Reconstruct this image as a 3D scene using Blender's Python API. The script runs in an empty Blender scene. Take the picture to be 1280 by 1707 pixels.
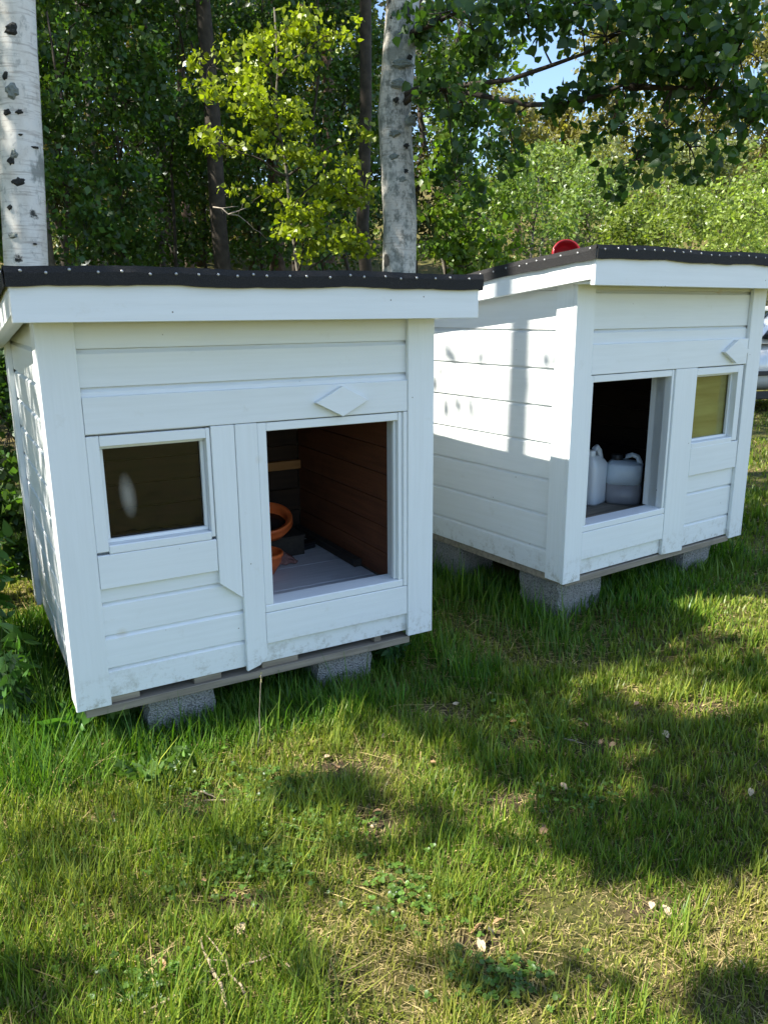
import bpy, bmesh, math, random
import numpy as np
from mathutils import Vector, Matrix
R = math.radians
random.seed(7); rng = np.random.default_rng(11)
scene = bpy.context.scene
C = scene.collection

# ------------------------------------------------------------------ camera
CAM_Z = 1.46; F_PX = 1310.7; PITCH = 0.24807; ROLL = -0.0072
_fw = np.array([0, math.cos(PITCH), -math.sin(PITCH)]); _r0 = np.array([1., 0, 0]); _u0 = np.cross(_r0, _fw)
_r = _r0*math.cos(ROLL) + _u0*math.sin(ROLL); _u = -_r0*math.sin(ROLL) + _u0*math.cos(ROLL)
camd = bpy.data.cameras.new('camera'); cam = bpy.data.objects.new('camera', camd); C.objects.link(cam)
camd.sensor_fit = 'HORIZONTAL'; camd.sensor_width = 36; camd.lens = 36*F_PX/1280
camd.clip_start = 0.05; camd.clip_end = 2000
cam.matrix_world = Matrix(((_r[0], _u[0], -_fw[0], 0), (_r[1], _u[1], -_fw[1], 0), (_r[2], _u[2], -_fw[2], CAM_Z), (0, 0, 0, 1)))
scene.camera = cam

# ------------------------------------------------------------------ sky, sun, exposure
SUN_EL = R(52); SUN_TRAVEL = R(17)
S = np.array([-math.cos(SUN_TRAVEL)*math.cos(SUN_EL), -math.sin(SUN_TRAVEL)*math.cos(SUN_EL), math.sin(SUN_EL)])   # towards the sun
world = bpy.data.worlds.new('World'); scene.world = world; world.use_nodes = True
wn = world.node_tree.nodes; wl = world.node_tree.links
sky = wn.new('ShaderNodeTexSky'); sky.sky_type = 'NISHITA'; sky.sun_disc = False
sky.sun_elevation = SUN_EL; sky.sun_rotation = math.atan2(-S[0], S[1]); sky.air_density = 1.0; sky.dust_density = 0.3; sky.ozone_density = 2.5
bg = wn['Background']; bg.inputs['Strength'].default_value = 0.095
wl.new(sky.outputs[0], bg.inputs['Color'])
sund = bpy.data.lights.new('sun', 'SUN'); sund.energy = 5.0; sund.angle = R(0.53); sund.color = (1, .94, .84)
sun = bpy.data.objects.new('sun', sund); C.objects.link(sun); sun.location = (-8, -2, 12)
sun.rotation_euler = Vector(S).to_track_quat('Z', 'Y').to_euler()
scene.view_settings.view_transform = 'Standard'; scene.view_settings.look = 'None'
scene.view_settings.exposure = 1.56; scene.view_settings.gamma = 1.0
scene.render.engine = 'CYCLES'
scene.cycles.max_bounces = 8; scene.cycles.diffuse_bounces = 4; scene.cycles.transmission_bounces = 6
scene.cycles.transparent_max_bounces = 12; scene.cycles.use_denoising = True
scene.cycles.sample_clamp_indirect = 6; scene.cycles.caustics_reflective = False; scene.cycles.caustics_refractive = False

# ------------------------------------------------------------------ pixel helpers
def ray(x, y):
    d = _fw + _r*(x-640)/F_PX - _u*(y-853.5)/F_PX
    return d/d[1]
def at(x, y, Y):                       # point seen at pixel (x,y), Y metres ahead
    d = ray(x, y)*Y
    return np.array([d[0], d[1], d[2]+CAM_Z])
def sstep(t):
    t = np.clip(t, 0, 1); return t*t*(3-2*t)
def gz(x, y):                          # ground height
    x = np.asarray(x, float); y = np.asarray(y, float)
    z = .09*sstep((x*.75+y*.66-1.9)/1.5)
    z = z + .012*np.sin(x*2.3+1)*np.sin(y*2.9) + .008*np.sin(x*5.1+y*3.7)
    hill = 7.5*sstep((y-13)/30) + 4.0*sstep((y-22)/45)*sstep((x-2)/14)
    z = z + hill + .12*np.sin(x*.6)*np.sin(y*.5+1)*sstep((y-6)/6)
    return z
def gpix(x, y):                        # pixel to lawn point
    d = ray(x, y); t = -CAM_Z/d[2]
    for _ in range(4):
        p = d*t; t = (float(gz(p[0], p[1]))-CAM_Z)/d[2]
    return d[0]*t, d[1]*t

# ------------------------------------------------------------------ materials
MATS = {}
def nodes(name):
    m = bpy.data.materials.new(name); m.use_nodes = True
    nt = m.node_tree; b = nt.nodes['Principled BSDF']
    MATS[name] = m
    return m, nt, b
def N(nt, t, **kw):
    n = nt.nodes.new(t)
    for k, v in kw.items():
        if k in n.inputs: n.inputs[k].default_value = v
        else: setattr(n, k, v)
    return n
def ramp(nt, fac, stops):
    r = nt.nodes.new('ShaderNodeValToRGB'); el = r.color_ramp.elements
    while len(el) < len(stops): el.new(.5)
    for e, (p, c) in zip(el, stops): e.position = p; e.color = (*c, 1) if len(c) == 3 else c
    nt.links.new(fac, r.inputs[0]); return r
def coords(nt, scale=(1, 1, 1), kind='Object'):
    tc = nt.nodes.new('ShaderNodeTexCoord'); mp = nt.nodes.new('ShaderNodeMapping')
    mp.inputs['Scale'].default_value = scale
    nt.links.new(tc.outputs[kind], mp.inputs[0]); return mp.outputs[0]
def mixc(nt, fac, a, b, mode='MIX'):
    m = nt.nodes.new('ShaderNodeMix'); m.data_type = 'RGBA'; m.blend_type = mode
    for i, v in ((6, a), (7, b)):
        if hasattr(v, 'links') or hasattr(v, 'is_linked'): nt.links.new(v, m.inputs[i])
        else: m.inputs[i].default_value = (*v, 1)
    if isinstance(fac, (int, float)): m.inputs[0].default_value = fac
    else: nt.links.new(fac, m.inputs[0])
    return m.outputs[2]
def bump(nt, b, h, strength=.2, dist=.002):
    bm = N(nt, 'ShaderNodeBump', Strength=strength, Distance=dist)
    nt.links.new(h, bm.inputs['Height']); nt.links.new(bm.outputs[0], b.inputs['Normal'])

def white_paint(name, base, along):
    m, nt, b = nodes(name)
    sc = {'u': (3, 60, 60), 'v': (60, 60, 3), 'n': (60, 3, 60)}[along]
    g = N(nt, 'ShaderNodeTexNoise', Scale=1.0, Detail=5.0, Roughness=.65); nt.links.new(coords(nt, sc), g.inputs['Vector'])
    big = N(nt, 'ShaderNodeTexNoise', Scale=3.0, Detail=4.0); nt.links.new(coords(nt), big.inputs['Vector'])
    info = nt.nodes.new('ShaderNodeObjectInfo')
    c = ramp(nt, big.outputs[0], [(.3, tuple(x*.94 for x in base)), (.7, base)]).outputs[0]
    c = mixc(nt, .5, c, ramp(nt, info.outputs['Random'], [(0, tuple(x*.95 for x in base)), (1, tuple(min(.85, x*1.03) for x in base))]).outputs[0])
    gr = ramp(nt, g.outputs[0], [(.35, (.93, .93, .92)), (.6, (1, 1, 1))]).outputs[0]
    c = mixc(nt, .55, c, gr, 'MULTIPLY')
    spk = N(nt, 'ShaderNodeTexVoronoi', Scale=11.0); nt.links.new(coords(nt), spk.inputs['Vector'])
    sm = ramp(nt, spk.outputs['Distance'], [(.018, (1, 1, 1)), (.035, (0, 0, 0))]).outputs[0]
    c = mixc(nt, sm, c, (.16, .13, .10))
    st = N(nt, 'ShaderNodeTexNoise', Scale=9.0, Detail=6.0, Roughness=.7); nt.links.new(coords(nt), st.inputs['Vector'])
    sf = ramp(nt, st.outputs[0], [(.62, (0, 0, 0)), (.8, (.35, .35, .35))]).outputs[0]
    c = mixc(nt, sf, c, (.50, .47, .36))
    sx = nt.nodes.new('ShaderNodeSeparateXYZ'); nt.links.new(coords(nt), sx.inputs[0])
    lo = ramp(nt, sx.outputs['Z'], [(0.0, (1, 1, 1)), (.14, (0, 0, 0))]).outputs[0]
    dn = N(nt, 'ShaderNodeTexNoise', Scale=26.0, Detail=7.0, Roughness=.75); nt.links.new(coords(nt), dn.inputs['Vector'])
    sp2 = ramp(nt, dn.outputs[0], [(.50, (0, 0, 0)), (.66, (.75, .75, .75))]).outputs[0]
    c = mixc(nt, mixc(nt, 1.0, lo, sp2, 'MULTIPLY'), c, (.30, .27, .19))
    kn = N(nt, 'ShaderNodeTexVoronoi', Scale=3.6); nt.links.new(coords(nt), kn.inputs['Vector'])
    kf = ramp(nt, kn.outputs['Distance'], [(.03, (.30, .30, .30)), (.085, (0, 0, 0))]).outputs[0]
    c = mixc(nt, kf, c, (.55, .45, .27))
    nt.links.new(c, b.inputs['Base Color']); b.inputs['Roughness'].default_value = .42
    b.inputs['Specular IOR Level'].default_value = .4
    bump(nt, b, g.outputs[0], .35, .0016)
    return m
W_BASE = (.775, .80, .795)
for a in 'uvn': white_paint('white_paint_'+a, W_BASE, a)

def wood(name, c0, c1, along='u', rough=.75, scale=1.0):
    m, nt, b = nodes(name)
    sc = {'u': (2.5, 45, 45), 'v': (45, 45, 2.5), 'n': (45, 2.5, 45)}[along]
    sc = tuple(s*scale for s in sc)
    g = N(nt, 'ShaderNodeTexNoise', Scale=1.0, Detail=6.0, Roughness=.6, Distortion=.6); nt.links.new(coords(nt, sc), g.inputs['Vector'])
    big = N(nt, 'ShaderNodeTexNoise', Scale=5.0, Detail=3.0); nt.links.new(coords(nt), big.inputs['Vector'])
    c = ramp(nt, g.outputs[0], [(.3, c0), (.7, c1)]).outputs[0]
    info = nt.nodes.new('ShaderNodeObjectInfo')
    tint = ramp(nt, info.outputs['Random'], [(0, (.75, .75, .75)), (1, (1.1, 1.08, 1.05))]).outputs[0]
    c = mixc(nt, .8, c, tint, 'MULTIPLY')
    c = mixc(nt, ramp(nt, big.outputs[0], [(.55, (0, 0, 0)), (.75, (.5, .5, .5))]).outputs[0], c, tuple(x*.55 for x in c0))
    nt.links.new(c, b.inputs['Base Color']); b.inputs['Roughness'].default_value = rough
    bump(nt, b, g.outputs[0], .4, .002)
    return m
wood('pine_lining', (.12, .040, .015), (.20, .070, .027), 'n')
wood('gloom_lining', (.03, .018, .012), (.055, .034, .022), 'n')  # far house lining, its unlit interior darkened into the colour
wood('pine_lining_gloom', (.032, .017, .009), (.055, .028, .013), 'u')  # same pine, with the gloom at the back wall put into its colour
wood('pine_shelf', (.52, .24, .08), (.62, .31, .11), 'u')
wood('grey_wood', (.17, .145, .11), (.36, .31, .24), 'u', .85)
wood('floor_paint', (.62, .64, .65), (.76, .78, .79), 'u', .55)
wood('yellow_board', (.62, .48, .10), (.88, .76, .22), 'u', .7, .45)
wood('dark_wood', (.035, .028, .02), (.07, .055, .04), 'n', .8)

def simple(name, col, rough=.5, metal=0, var=.12, nscale=12, bumps=0, spec=.5):
    m, nt, b = nodes(name)
    n = N(nt, 'ShaderNodeTexNoise', Scale=float(nscale), Detail=5.0, Roughness=.6); nt.links.new(coords(nt), n.inputs['Vector'])
    c = ramp(nt, n.outputs[0], [(.3, tuple(x*(1-var) for x in col)), (.7, tuple(min(1, x*(1+var)) for x in col))]).outputs[0]
    nt.links.new(c, b.inputs['Base Color'])
    b.inputs['Roughness'].default_value = rough; b.inputs['Metallic'].default_value = metal
    b.inputs['Specular IOR Level'].default_value = spec
    if bumps: bump(nt, b, n.outputs[0], bumps, .003)
    return m
simple('nail_steel', (.42, .42, .41), .5, .8, .25)
simple('orange_plastic', (.80, .17, .04), .45, 0, .12, 20)
simple('red_plastic', (.30, .012, .018), .32, 0, .15, 9)
simple('black_plastic', (.016, .017, .018), .5)
simple('pink_cloth', (.34, .17, .14), .9, 0, .35, 60, .6)
simple('car_paint', (.66, .67, .67), .22, .15, .03, 3)
simple('car_trim', (.02, .02, .021), .6)
simple('car_glass', (.02, .025, .027), .06, 0, .05)
simple('tyre', (.018, .018, .018), .85)
simple('wheel_alloy', (.5, .5, .5), .3, .9)
simple('red_lens', (.4, .02, .02), .15)
simple('clear_lens', (.6, .6, .58), .1)
simple('twig', (.27, .21, .14), .85, 0, .35, 30, .5)
simple('dry_leaf', (.33, .20, .10), .75, 0, .4, 30, .3)
simple('pale_dry_leaf', (.52, .39, .24), .75, 0, .3, 30, .3)
simple('bark_pine', (.085, .055, .035), .95, 0, .55, 14, 1.0)
simple('bark_dark', (.045, .036, .026), .95, 0, .5, 14, 1.0)
simple('bark_grey', (.13, .115, .09), .9, 0, .4, 16, .8)
simple('dead_twig', (.36, .31, .25), .9, 0, .3, 30, .3)
simple('stem_green', (.10, .17, .04), .6, 0, .2)

m, nt, b = nodes('roof_felt')       # mineral felt: black with fine grit
n = N(nt, 'ShaderNodeTexNoise', Scale=420.0, Detail=2.0); nt.links.new(coords(nt), n.inputs['Vector'])
n2 = N(nt, 'ShaderNodeTexNoise', Scale=6.0, Detail=4.0); nt.links.new(coords(nt), n2.inputs['Vector'])
c = ramp(nt, n.outputs[0], [(.45, (.006, .006, .007)), (.75, (.032, .031, .030))]).outputs[0]
c = mixc(nt, ramp(nt, n2.outputs[0], [(.5, (0, 0, 0)), (.8, (.4, .4, .4))]).outputs[0], c, (.022, .020, .018))
nt.links.new(c, b.inputs['Base Color']); b.inputs['Roughness'].default_value = .85; bump(nt, b, n.outputs[0], .7, .002)

m, nt, b = nodes('leca_block')      # light expanded-clay concrete
v = N(nt, 'ShaderNodeTexVoronoi', Scale=150.0); nt.links.new(coords(nt), v.inputs['Vector'])
n = N(nt, 'ShaderNodeTexNoise', Scale=14.0, Detail=6.0, Roughness=.7); nt.links.new(coords(nt), n.inputs['Vector'])
c = ramp(nt, v.outputs['Distance'], [(.15, (.33, .325, .31)), (.55, (.26, .255, .245)), (.8, (.12, .12, .115))]).outputs[0]
c = mixc(nt, ramp(nt, n.outputs[0], [(.45, (0, 0, 0)), (.75, (.6, .6, .6))]).outputs[0], c, (.15, .16, .12))
nt.links.new(c, b.inputs['Base Color']); b.inputs['Roughness'].default_value = .95; bump(nt, b, v.outputs['Distance'], 1.0, .006)

m = bpy.data.materials.new('window_glass'); m.use_nodes = True; nt = m.node_tree; nt.nodes.clear(); MATS['window_glass'] = m
lw = N(nt, 'ShaderNodeLayerWeight', Blend=.5); pw = N(nt, 'ShaderNodeMath', operation='POWER'); pw.inputs[1].default_value = 4.0
nt.links.new(lw.outputs['Facing'], pw.inputs[0]); fr = N(nt, 'ShaderNodeMath', operation='MULTIPLY_ADD'); fr.inputs[1].default_value = .9; fr.inputs[2].default_value = .03; nt.links.new(pw.outputs[0], fr.inputs[0]); tr = nt.nodes.new('ShaderNodeBsdfTransparent'); tr.inputs[0].default_value = (.80, .82, .79, 1)
gl = nt.nodes.new('ShaderNodeBsdfGlossy'); gl.inputs['Roughness'].default_value = .03
wv = N(nt, 'ShaderNodeTexNoise', Scale=9.0, Detail=2.0); nt.links.new(coords(nt), wv.inputs['Vector']); wb = N(nt, 'ShaderNodeBump', Strength=.35, Distance=.01); nt.links.new(wv.outputs[0], wb.inputs['Height']); nt.links.new(wb.outputs[0], gl.inputs['Normal'])
mx = nt.nodes.new('ShaderNodeMixShader'); nt.links.new(fr.outputs[0], mx.inputs[0]); nt.links.new(tr.outputs[0], mx.inputs[1]); nt.links.new(gl.outputs[0], mx.inputs[2])
nt.links.new(mx.outputs[0], nt.nodes.new('ShaderNodeOutputMaterial').inputs[0])
m, nt, b = nodes('glass_oval')    # pale half-clear oval, fading towards its edge
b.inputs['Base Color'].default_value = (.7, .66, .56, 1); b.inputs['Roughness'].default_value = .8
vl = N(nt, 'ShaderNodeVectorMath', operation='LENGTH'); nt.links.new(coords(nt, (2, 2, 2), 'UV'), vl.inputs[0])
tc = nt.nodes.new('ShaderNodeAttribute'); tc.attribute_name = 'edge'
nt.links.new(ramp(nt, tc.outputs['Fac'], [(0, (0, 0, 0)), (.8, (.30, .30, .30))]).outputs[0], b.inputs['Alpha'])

m, nt, b = nodes('jug_plastic')
b.inputs['Base Color'].default_value = (.82, .86, .88, 1); b.inputs['Roughness'].default_value = .35
b.inputs['Subsurface Weight'].default_value = .3; b.inputs['Subsurface Radius'].default_value = (.03, .03, .03)
simple('jug_plastic_blue', (.64, .74, .82), .35, 0, .06)
simple('jug_liquid', (.33, .32, .33), .35, 0, .1)

def birch_bark(name, dark):
    m, nt, b = nodes(name)
    geo = coords(nt)
    a = N(nt, 'ShaderNodeTexNoise', Scale=1.0, Detail=5.0, Roughness=.65); nt.links.new(coords(nt, (6, 6, 4)), a.inputs['Vector'])
    l = N(nt, 'ShaderNodeTexNoise', Scale=1.0, Detail=3.0, Roughness=.6); nt.links.new(coords(nt, (7, 7, 95)), l.inputs['Vector'])
    v = N(nt, 'ShaderNodeTexVoronoi', Scale=1.0); nt.links.new(coords(nt, (6, 6, 5.0)), v.inputs['Vector'])
    mo_ = N(nt, 'ShaderNodeTexNoise', Scale=1.0, Detail=7.0, Roughness=.75); nt.links.new(coords(nt, (22, 22, 14)), mo_.inputs['Vector'])
    rg = N(nt, 'ShaderNodeTexNoise', Scale=28.0, Detail=5.0, Roughness=.7); nt.links.new(geo, rg.inputs['Vector'])
    k_ = 1-.16*dark; c = ramp(nt, a.outputs[0], [(.3, tuple(k_*q for q in (.55, .50, .42))), (.5, tuple(k_*q for q in (.70, .67, .60))), (.7, tuple(k_*q for q in (.60, .61, .57)))]).outputs[0]
    lf = ramp(nt, l.outputs[0], [(.52, (0, 0, 0)), (.66, (.6, .6, .6))]).outputs[0]
    c = mixc(nt, lf, c, (.30, .25, .20))
    gp = ramp(nt, a.outputs[0], [(.58-dark*.11, (0, 0, 0)), (.66-dark*.10, (.85, .85, .85))]).outputs[0]
    c = mixc(nt, gp, c, (.20, .21, .185))
    c = mixc(nt, ramp(nt, mo_.outputs[0], [(.54-.05*dark, (0, 0, 0)), (.64-.03*dark, (.5+.3*dark,)*3)]).outputs[0], c, (.16-.07*dark, .17-.07*dark, .15-.07*dark))
    add = N(nt, 'ShaderNodeMath', operation='MULTIPLY_ADD'); nt.links.new(rg.outputs[0], add.inputs[0]); add.inputs[1].default_value = .35
    nt.links.new(v.outputs['Distance'], add.inputs[2])
    sp = ramp(nt, add.outputs[0], [(.28+dark*.10, (1, 1, 1)), (.33+dark*.11, (0, 0, 0))]).outputs[0]
    c = mixc(nt, sp, c, (.025, .026, .022))
    nt.links.new(c, b.inputs['Base Color']); b.inputs['Roughness'].default_value = .7
    bump(nt, b, add.outputs[0], .5, .01)
birch_bark('birch_bark_clean', 0); birch_bark('birch_bark_rough', 1)

def leaf_mat(name, trans=.45, gloss=.08):
    m = bpy.data.materials.new(name); m.use_nodes = True; nt = m.node_tree; nt.nodes.clear(); MATS[name] = m
    at_ = nt.nodes.new('ShaderNodeAttribute'); at_.attribute_name = 'Col'
    d = nt.nodes.new('ShaderNodeBsdfDiffuse'); t = nt.nodes.new('ShaderNodeBsdfTranslucent'); g = nt.nodes.new('ShaderNodeBsdfGlossy')
    g.inputs['Roughness'].default_value = .4; g.inputs['Color'].default_value = (.9, .95, 1, 1)
    tc = mixc(nt, 1.0, at_.outputs['Color'], (1.22, 1.32, .42), 'MULTIPLY')
    nt.links.new(at_.outputs['Color'], d.inputs[0]); nt.links.new(tc, t.inputs[0])
    m1 = nt.nodes.new('ShaderNodeMixShader'); m1.inputs[0].default_value = trans
    nt.links.new(d.outputs[0], m1.inputs[1]); nt.links.new(t.outputs[0], m1.inputs[2])
    m2 = nt.nodes.new('ShaderNodeMixShader'); m2.inputs[0].default_value = gloss
    nt.links.new(m1.outputs[0], m2.inputs[1]); nt.links.new(g.outputs[0], m2.inputs[2])
    o = nt.nodes.new('ShaderNodeOutputMaterial'); nt.links.new(m2.outputs[0], o.inputs[0])
leaf_mat('leaf', .45, .025); leaf_mat('grass_blade', .38, .015)

m, nt, b = nodes('turf')            # soil, moss and thatch between the blades
a = N(nt, 'ShaderNodeTexNoise', Scale=1.6, Detail=6.0, Roughness=.65); nt.links.new(coords(nt), a.inputs['Vector'])
f = N(nt, 'ShaderNodeTexNoise', Scale=60.0, Detail=6.0, Roughness=.75); nt.links.new(coords(nt), f.inputs['Vector'])
c1 = ramp(nt, f.outputs[0], [(.3, (.06, .065, .02)), (.5, (.13, .14, .04)), (.72, (.24, .20, .09))]).outputs[0]
c2 = ramp(nt, f.outputs[0], [(.3, (.09, .065, .03)), (.55, (.21, .165, .07)), (.75, (.36, .28, .14))]).outputs[0]
c = mixc(nt, ramp(nt, a.outputs[0], [(.46, (0, 0, 0)), (.62, (.8, .8, .8))]).outputs[0], c1, c2)
ba = nt.nodes.new('ShaderNodeAttribute'); ba.attribute_name = 'bare'
c3 = ramp(nt, f.outputs[0], [(.3, (.035, .024, .016)), (.55, (.10, .07, .045)), (.75, (.24, .18, .11))]).outputs[0]
c = mixc(nt, ba.outputs['Fac'], mixc(nt, 1.0, c, (.75, .72, .72), 'MULTIPLY'), c3)
nt.links.new(c, b.inputs['Base Color']); b.inputs['Roughness'].default_value = .95
b.inputs['Specular IOR Level'].default_value = .1; bump(nt, b, f.outputs[0], 1.0, .02)

# ------------------------------------------------------------------ object helpers
def link(o, parent=None):
    C.objects.link(o)
    if parent: o.parent = parent
    return o
def tag(o, label=None, cat=None, group=None, kind=None):
    for k, v in (('label', label), ('category', cat), ('group', group), ('kind', kind)):
        if v: o[k] = v
    return o
def empty(name, loc, rz=0, **kw):
    o = bpy.data.objects.new(name, None); o.empty_display_size = .1; o.location = loc; o.rotation_euler = (0, 0, rz)
    link(o); return tag(o, **kw)
def obj(name, me, mat, parent=None, **kw):
    o = bpy.data.objects.new(name, me)
    if mat and not me.materials: me.materials.append(MATS[mat])
    link(o, parent); return tag(o, **kw)
def mesh(name, V, F, smooth=False):
    me = bpy.data.meshes.new(name); me.from_pydata([tuple(map(float, v)) for v in V], [], [tuple(map(int, f)) for f in F]); me.update()
    if smooth: me.polygons.foreach_set('use_smooth', [True]*len(me.polygons))
    return me
def from_bm(name, bm, smooth=False):
    bmesh.ops.recalc_face_normals(bm, faces=bm.faces[:])
    me = bpy.data.meshes.new(name); bm.to_mesh(me); bm.free()
    if smooth: me.polygons.foreach_set('use_smooth', [True]*len(me.polygons))
    return me
def prism_bm(poly, axis, a, b, bev=0):
    """poly: 2D points in the two other axes (in x,y,z order), extruded from a to b along axis."""
    bm = bmesh.new()
    def P(p, t):
        q = list(p); q.insert(axis, t); return q
    v0 = [bm.verts.new(P(p, a)) for p in poly]; v1 = [bm.verts.new(P(p, b)) for p in poly]
    n = len(poly)
    bm.faces.new(v0); bm.faces.new(v1[::-1])
    for i in range(n): bm.faces.new((v0[i], v0[(i+1) % n], v1[(i+1) % n], v1[i]))
    if bev:
        bmesh.ops.bevel(bm, geom=bm.edges[:], offset=bev, segments=1, affect='EDGES', clamp_overlap=True)
    return bm
def prism(name, poly, axis, a, b, mat, parent, bev=0.0015, **kw):
    return obj(name, from_bm(name, prism_bm(poly, axis, a, b, bev)), mat, parent, **kw)
def box(name, x0, x1, y0, y1, z0, z1, mat, parent, bev=.0015, **kw):
    return prism(name, [(x0, y0), (x1, y0), (x1, y1), (x0, y1)], 2, z0, z1, mat, parent, bev, **kw)
def tri_mesh(name, V, T, col=None, smooth=False):
    """numpy triangle mesh, col: per-vertex rgb"""
    me = bpy.data.meshes.new(name); nv, ntri = len(V), len(T)
    me.vertices.add(nv); me.vertices.foreach_set('co', np.ascontiguousarray(V, np.float32).ravel())
    me.loops.add(ntri*3); me.loops.foreach_set('vertex_index', np.ascontiguousarray(T, np.int32).ravel())
    me.polygons.add(ntri); me.polygons.foreach_set('loop_start', np.arange(0, ntri*3, 3, dtype=np.int32))
    if smooth: me.polygons.foreach_set('use_smooth', np.ones(ntri, bool))
    me.update(calc_edges=True)
    if col is not None:
        ca = me.color_attributes.new('Col', 'FLOAT_COLOR', 'POINT')
        cc = np.ones((nv, 4), np.float32); cc[:, :3] = col; ca.data.foreach_set('color', cc.ravel())
    return me
def tube_data(pts, rad, sides=6, wob=0, off=0):
    pts = np.asarray(pts, float); n = len(pts)
    rad = np.full(n, rad, float) if np.isscalar(rad) else np.asarray(rad, float)
    V, F = [], []
    for i in range(n):
        t = pts[min(i+1, n-1)]-pts[max(i-1, 0)]; t = t/(np.linalg.norm(t)+1e-9)
        a = np.cross(t, [0, 0, 1.] if abs(t[2]) < .9 else [1., 0, 0]); a /= np.linalg.norm(a); b_ = np.cross(t, a)
        for k in range(sides):
            th = 2*math.pi*k/sides
            r = rad[i]*(1+wob*(random.random()-.5))
            V.append(pts[i]+a*math.cos(th)*r+b_*math.sin(th)*r)
    for i in range(n-1):
        for k in range(sides):
            p, q = off+i*sides+k, off+i*sides+(k+1) % sides
            F.append((p, q, q+sides, p+sides))
    F.append(tuple(off+k for k in range(sides))[::-1]); F.append(tuple(off+(n-1)*sides+k for k in range(sides)))
    return V, F
class Tubes:
    def __init__(s): s.V, s.F = [], []
    def add(s, pts, rad, sides=6, wob=0):
        v, f = tube_data(pts, rad, sides, wob, len(s.V)); s.V += v; s.F += f
    def build(s, name, mat, parent=None, smooth=True, **kw):
        return obj(name, mesh(name, s.V, s.F, smooth), mat, parent, **kw)
def lathe(prof, seg=28):
    """prof: (r,z) list -> verts, faces"""
    V, F = [], []
    for r, z in prof:
        for k in range(seg):
            a = 2*math.pi*k/seg; V.append((r*math.cos(a), r*math.sin(a), z))
    for i in range(len(prof)-1):
        for k in range(seg):
            F.append((i*seg+k, i*seg+(k+1) % seg, (i+1)*seg+(k+1) % seg, (i+1)*seg+k))
    F.append(tuple(range(seg))[::-1]); F.append(tuple((len(prof)-1)*seg+k for k in range(seg)))
    return V, F

# ================================================================== ground
BARE = [(345, 1345, 75, 26), (400, 1505, 60, 26), (625, 1378, 45, 26), (565, 1282, 70, 20), (800, 1575, 60, 26), (1090, 1522, 70, 26), (720, 1190, 60, 16), (870, 1245, 60, 18), (1180, 1180, 60, 18), (260, 1600, 40, 20), (860, 1335, 50, 18), (560, 1640, 40, 22), (1000, 1250, 50, 16)]
def _bare_list():
    out = []
    for px, py, a, b_ in BARE:
        x, y = gpix(px, py); x1, _ = gpix(px+a, py); _, y1 = gpix(px, py-b_); out.append((x, y, abs(x1-x), abs(y1-y)))
    return out
BAREW = _bare_list()
def bare(x, y):
    v = np.zeros(np.shape(x))
    for a, b_, rx, ry in BAREW: v = np.maximum(v, np.clip(1.35-np.hypot((x-a)/rx, (y-b_)/ry)*1.0, 0, 1))
    return v
def build_ground():
    xs = np.unique(np.concatenate([np.linspace(-3, 4, 190), np.linspace(-30, 40, 90), np.linspace(-400, 400, 41)]))
    ys = np.unique(np.concatenate([np.linspace(.5, 7, 190), np.linspace(-20, 60, 90), np.linspace(-400, 500, 46)]))
    X, Y = np.meshgrid(xs, ys); Z = gz(X, Y)
    V = np.stack([X, Y, Z], -1).reshape(-1, 3); nx, ny = len(xs), len(ys)
    i = np.arange(ny-1)[:, None]*nx+np.arange(nx-1)[None]; i = i.ravel()
    T = np.concatenate([np.stack([i, i+1, i+nx+1], 1), np.stack([i, i+nx+1, i+nx], 1)])
    me = tri_mesh('ground', V, T, None, True); at_ = me.attributes.new('bare', 'FLOAT', 'POINT'); at_.data.foreach_set('value', bare(V[:, 0], V[:, 1]).astype(np.float32))
    obj('ground', me, 'turf', kind='structure')
build_ground()

# ================================================================== dog houses
WD, DP = 1.387, 1.246
def zroof(n, rz): return 1.392+rz-.106*(n+.13)          # top of the roof deck

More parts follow.
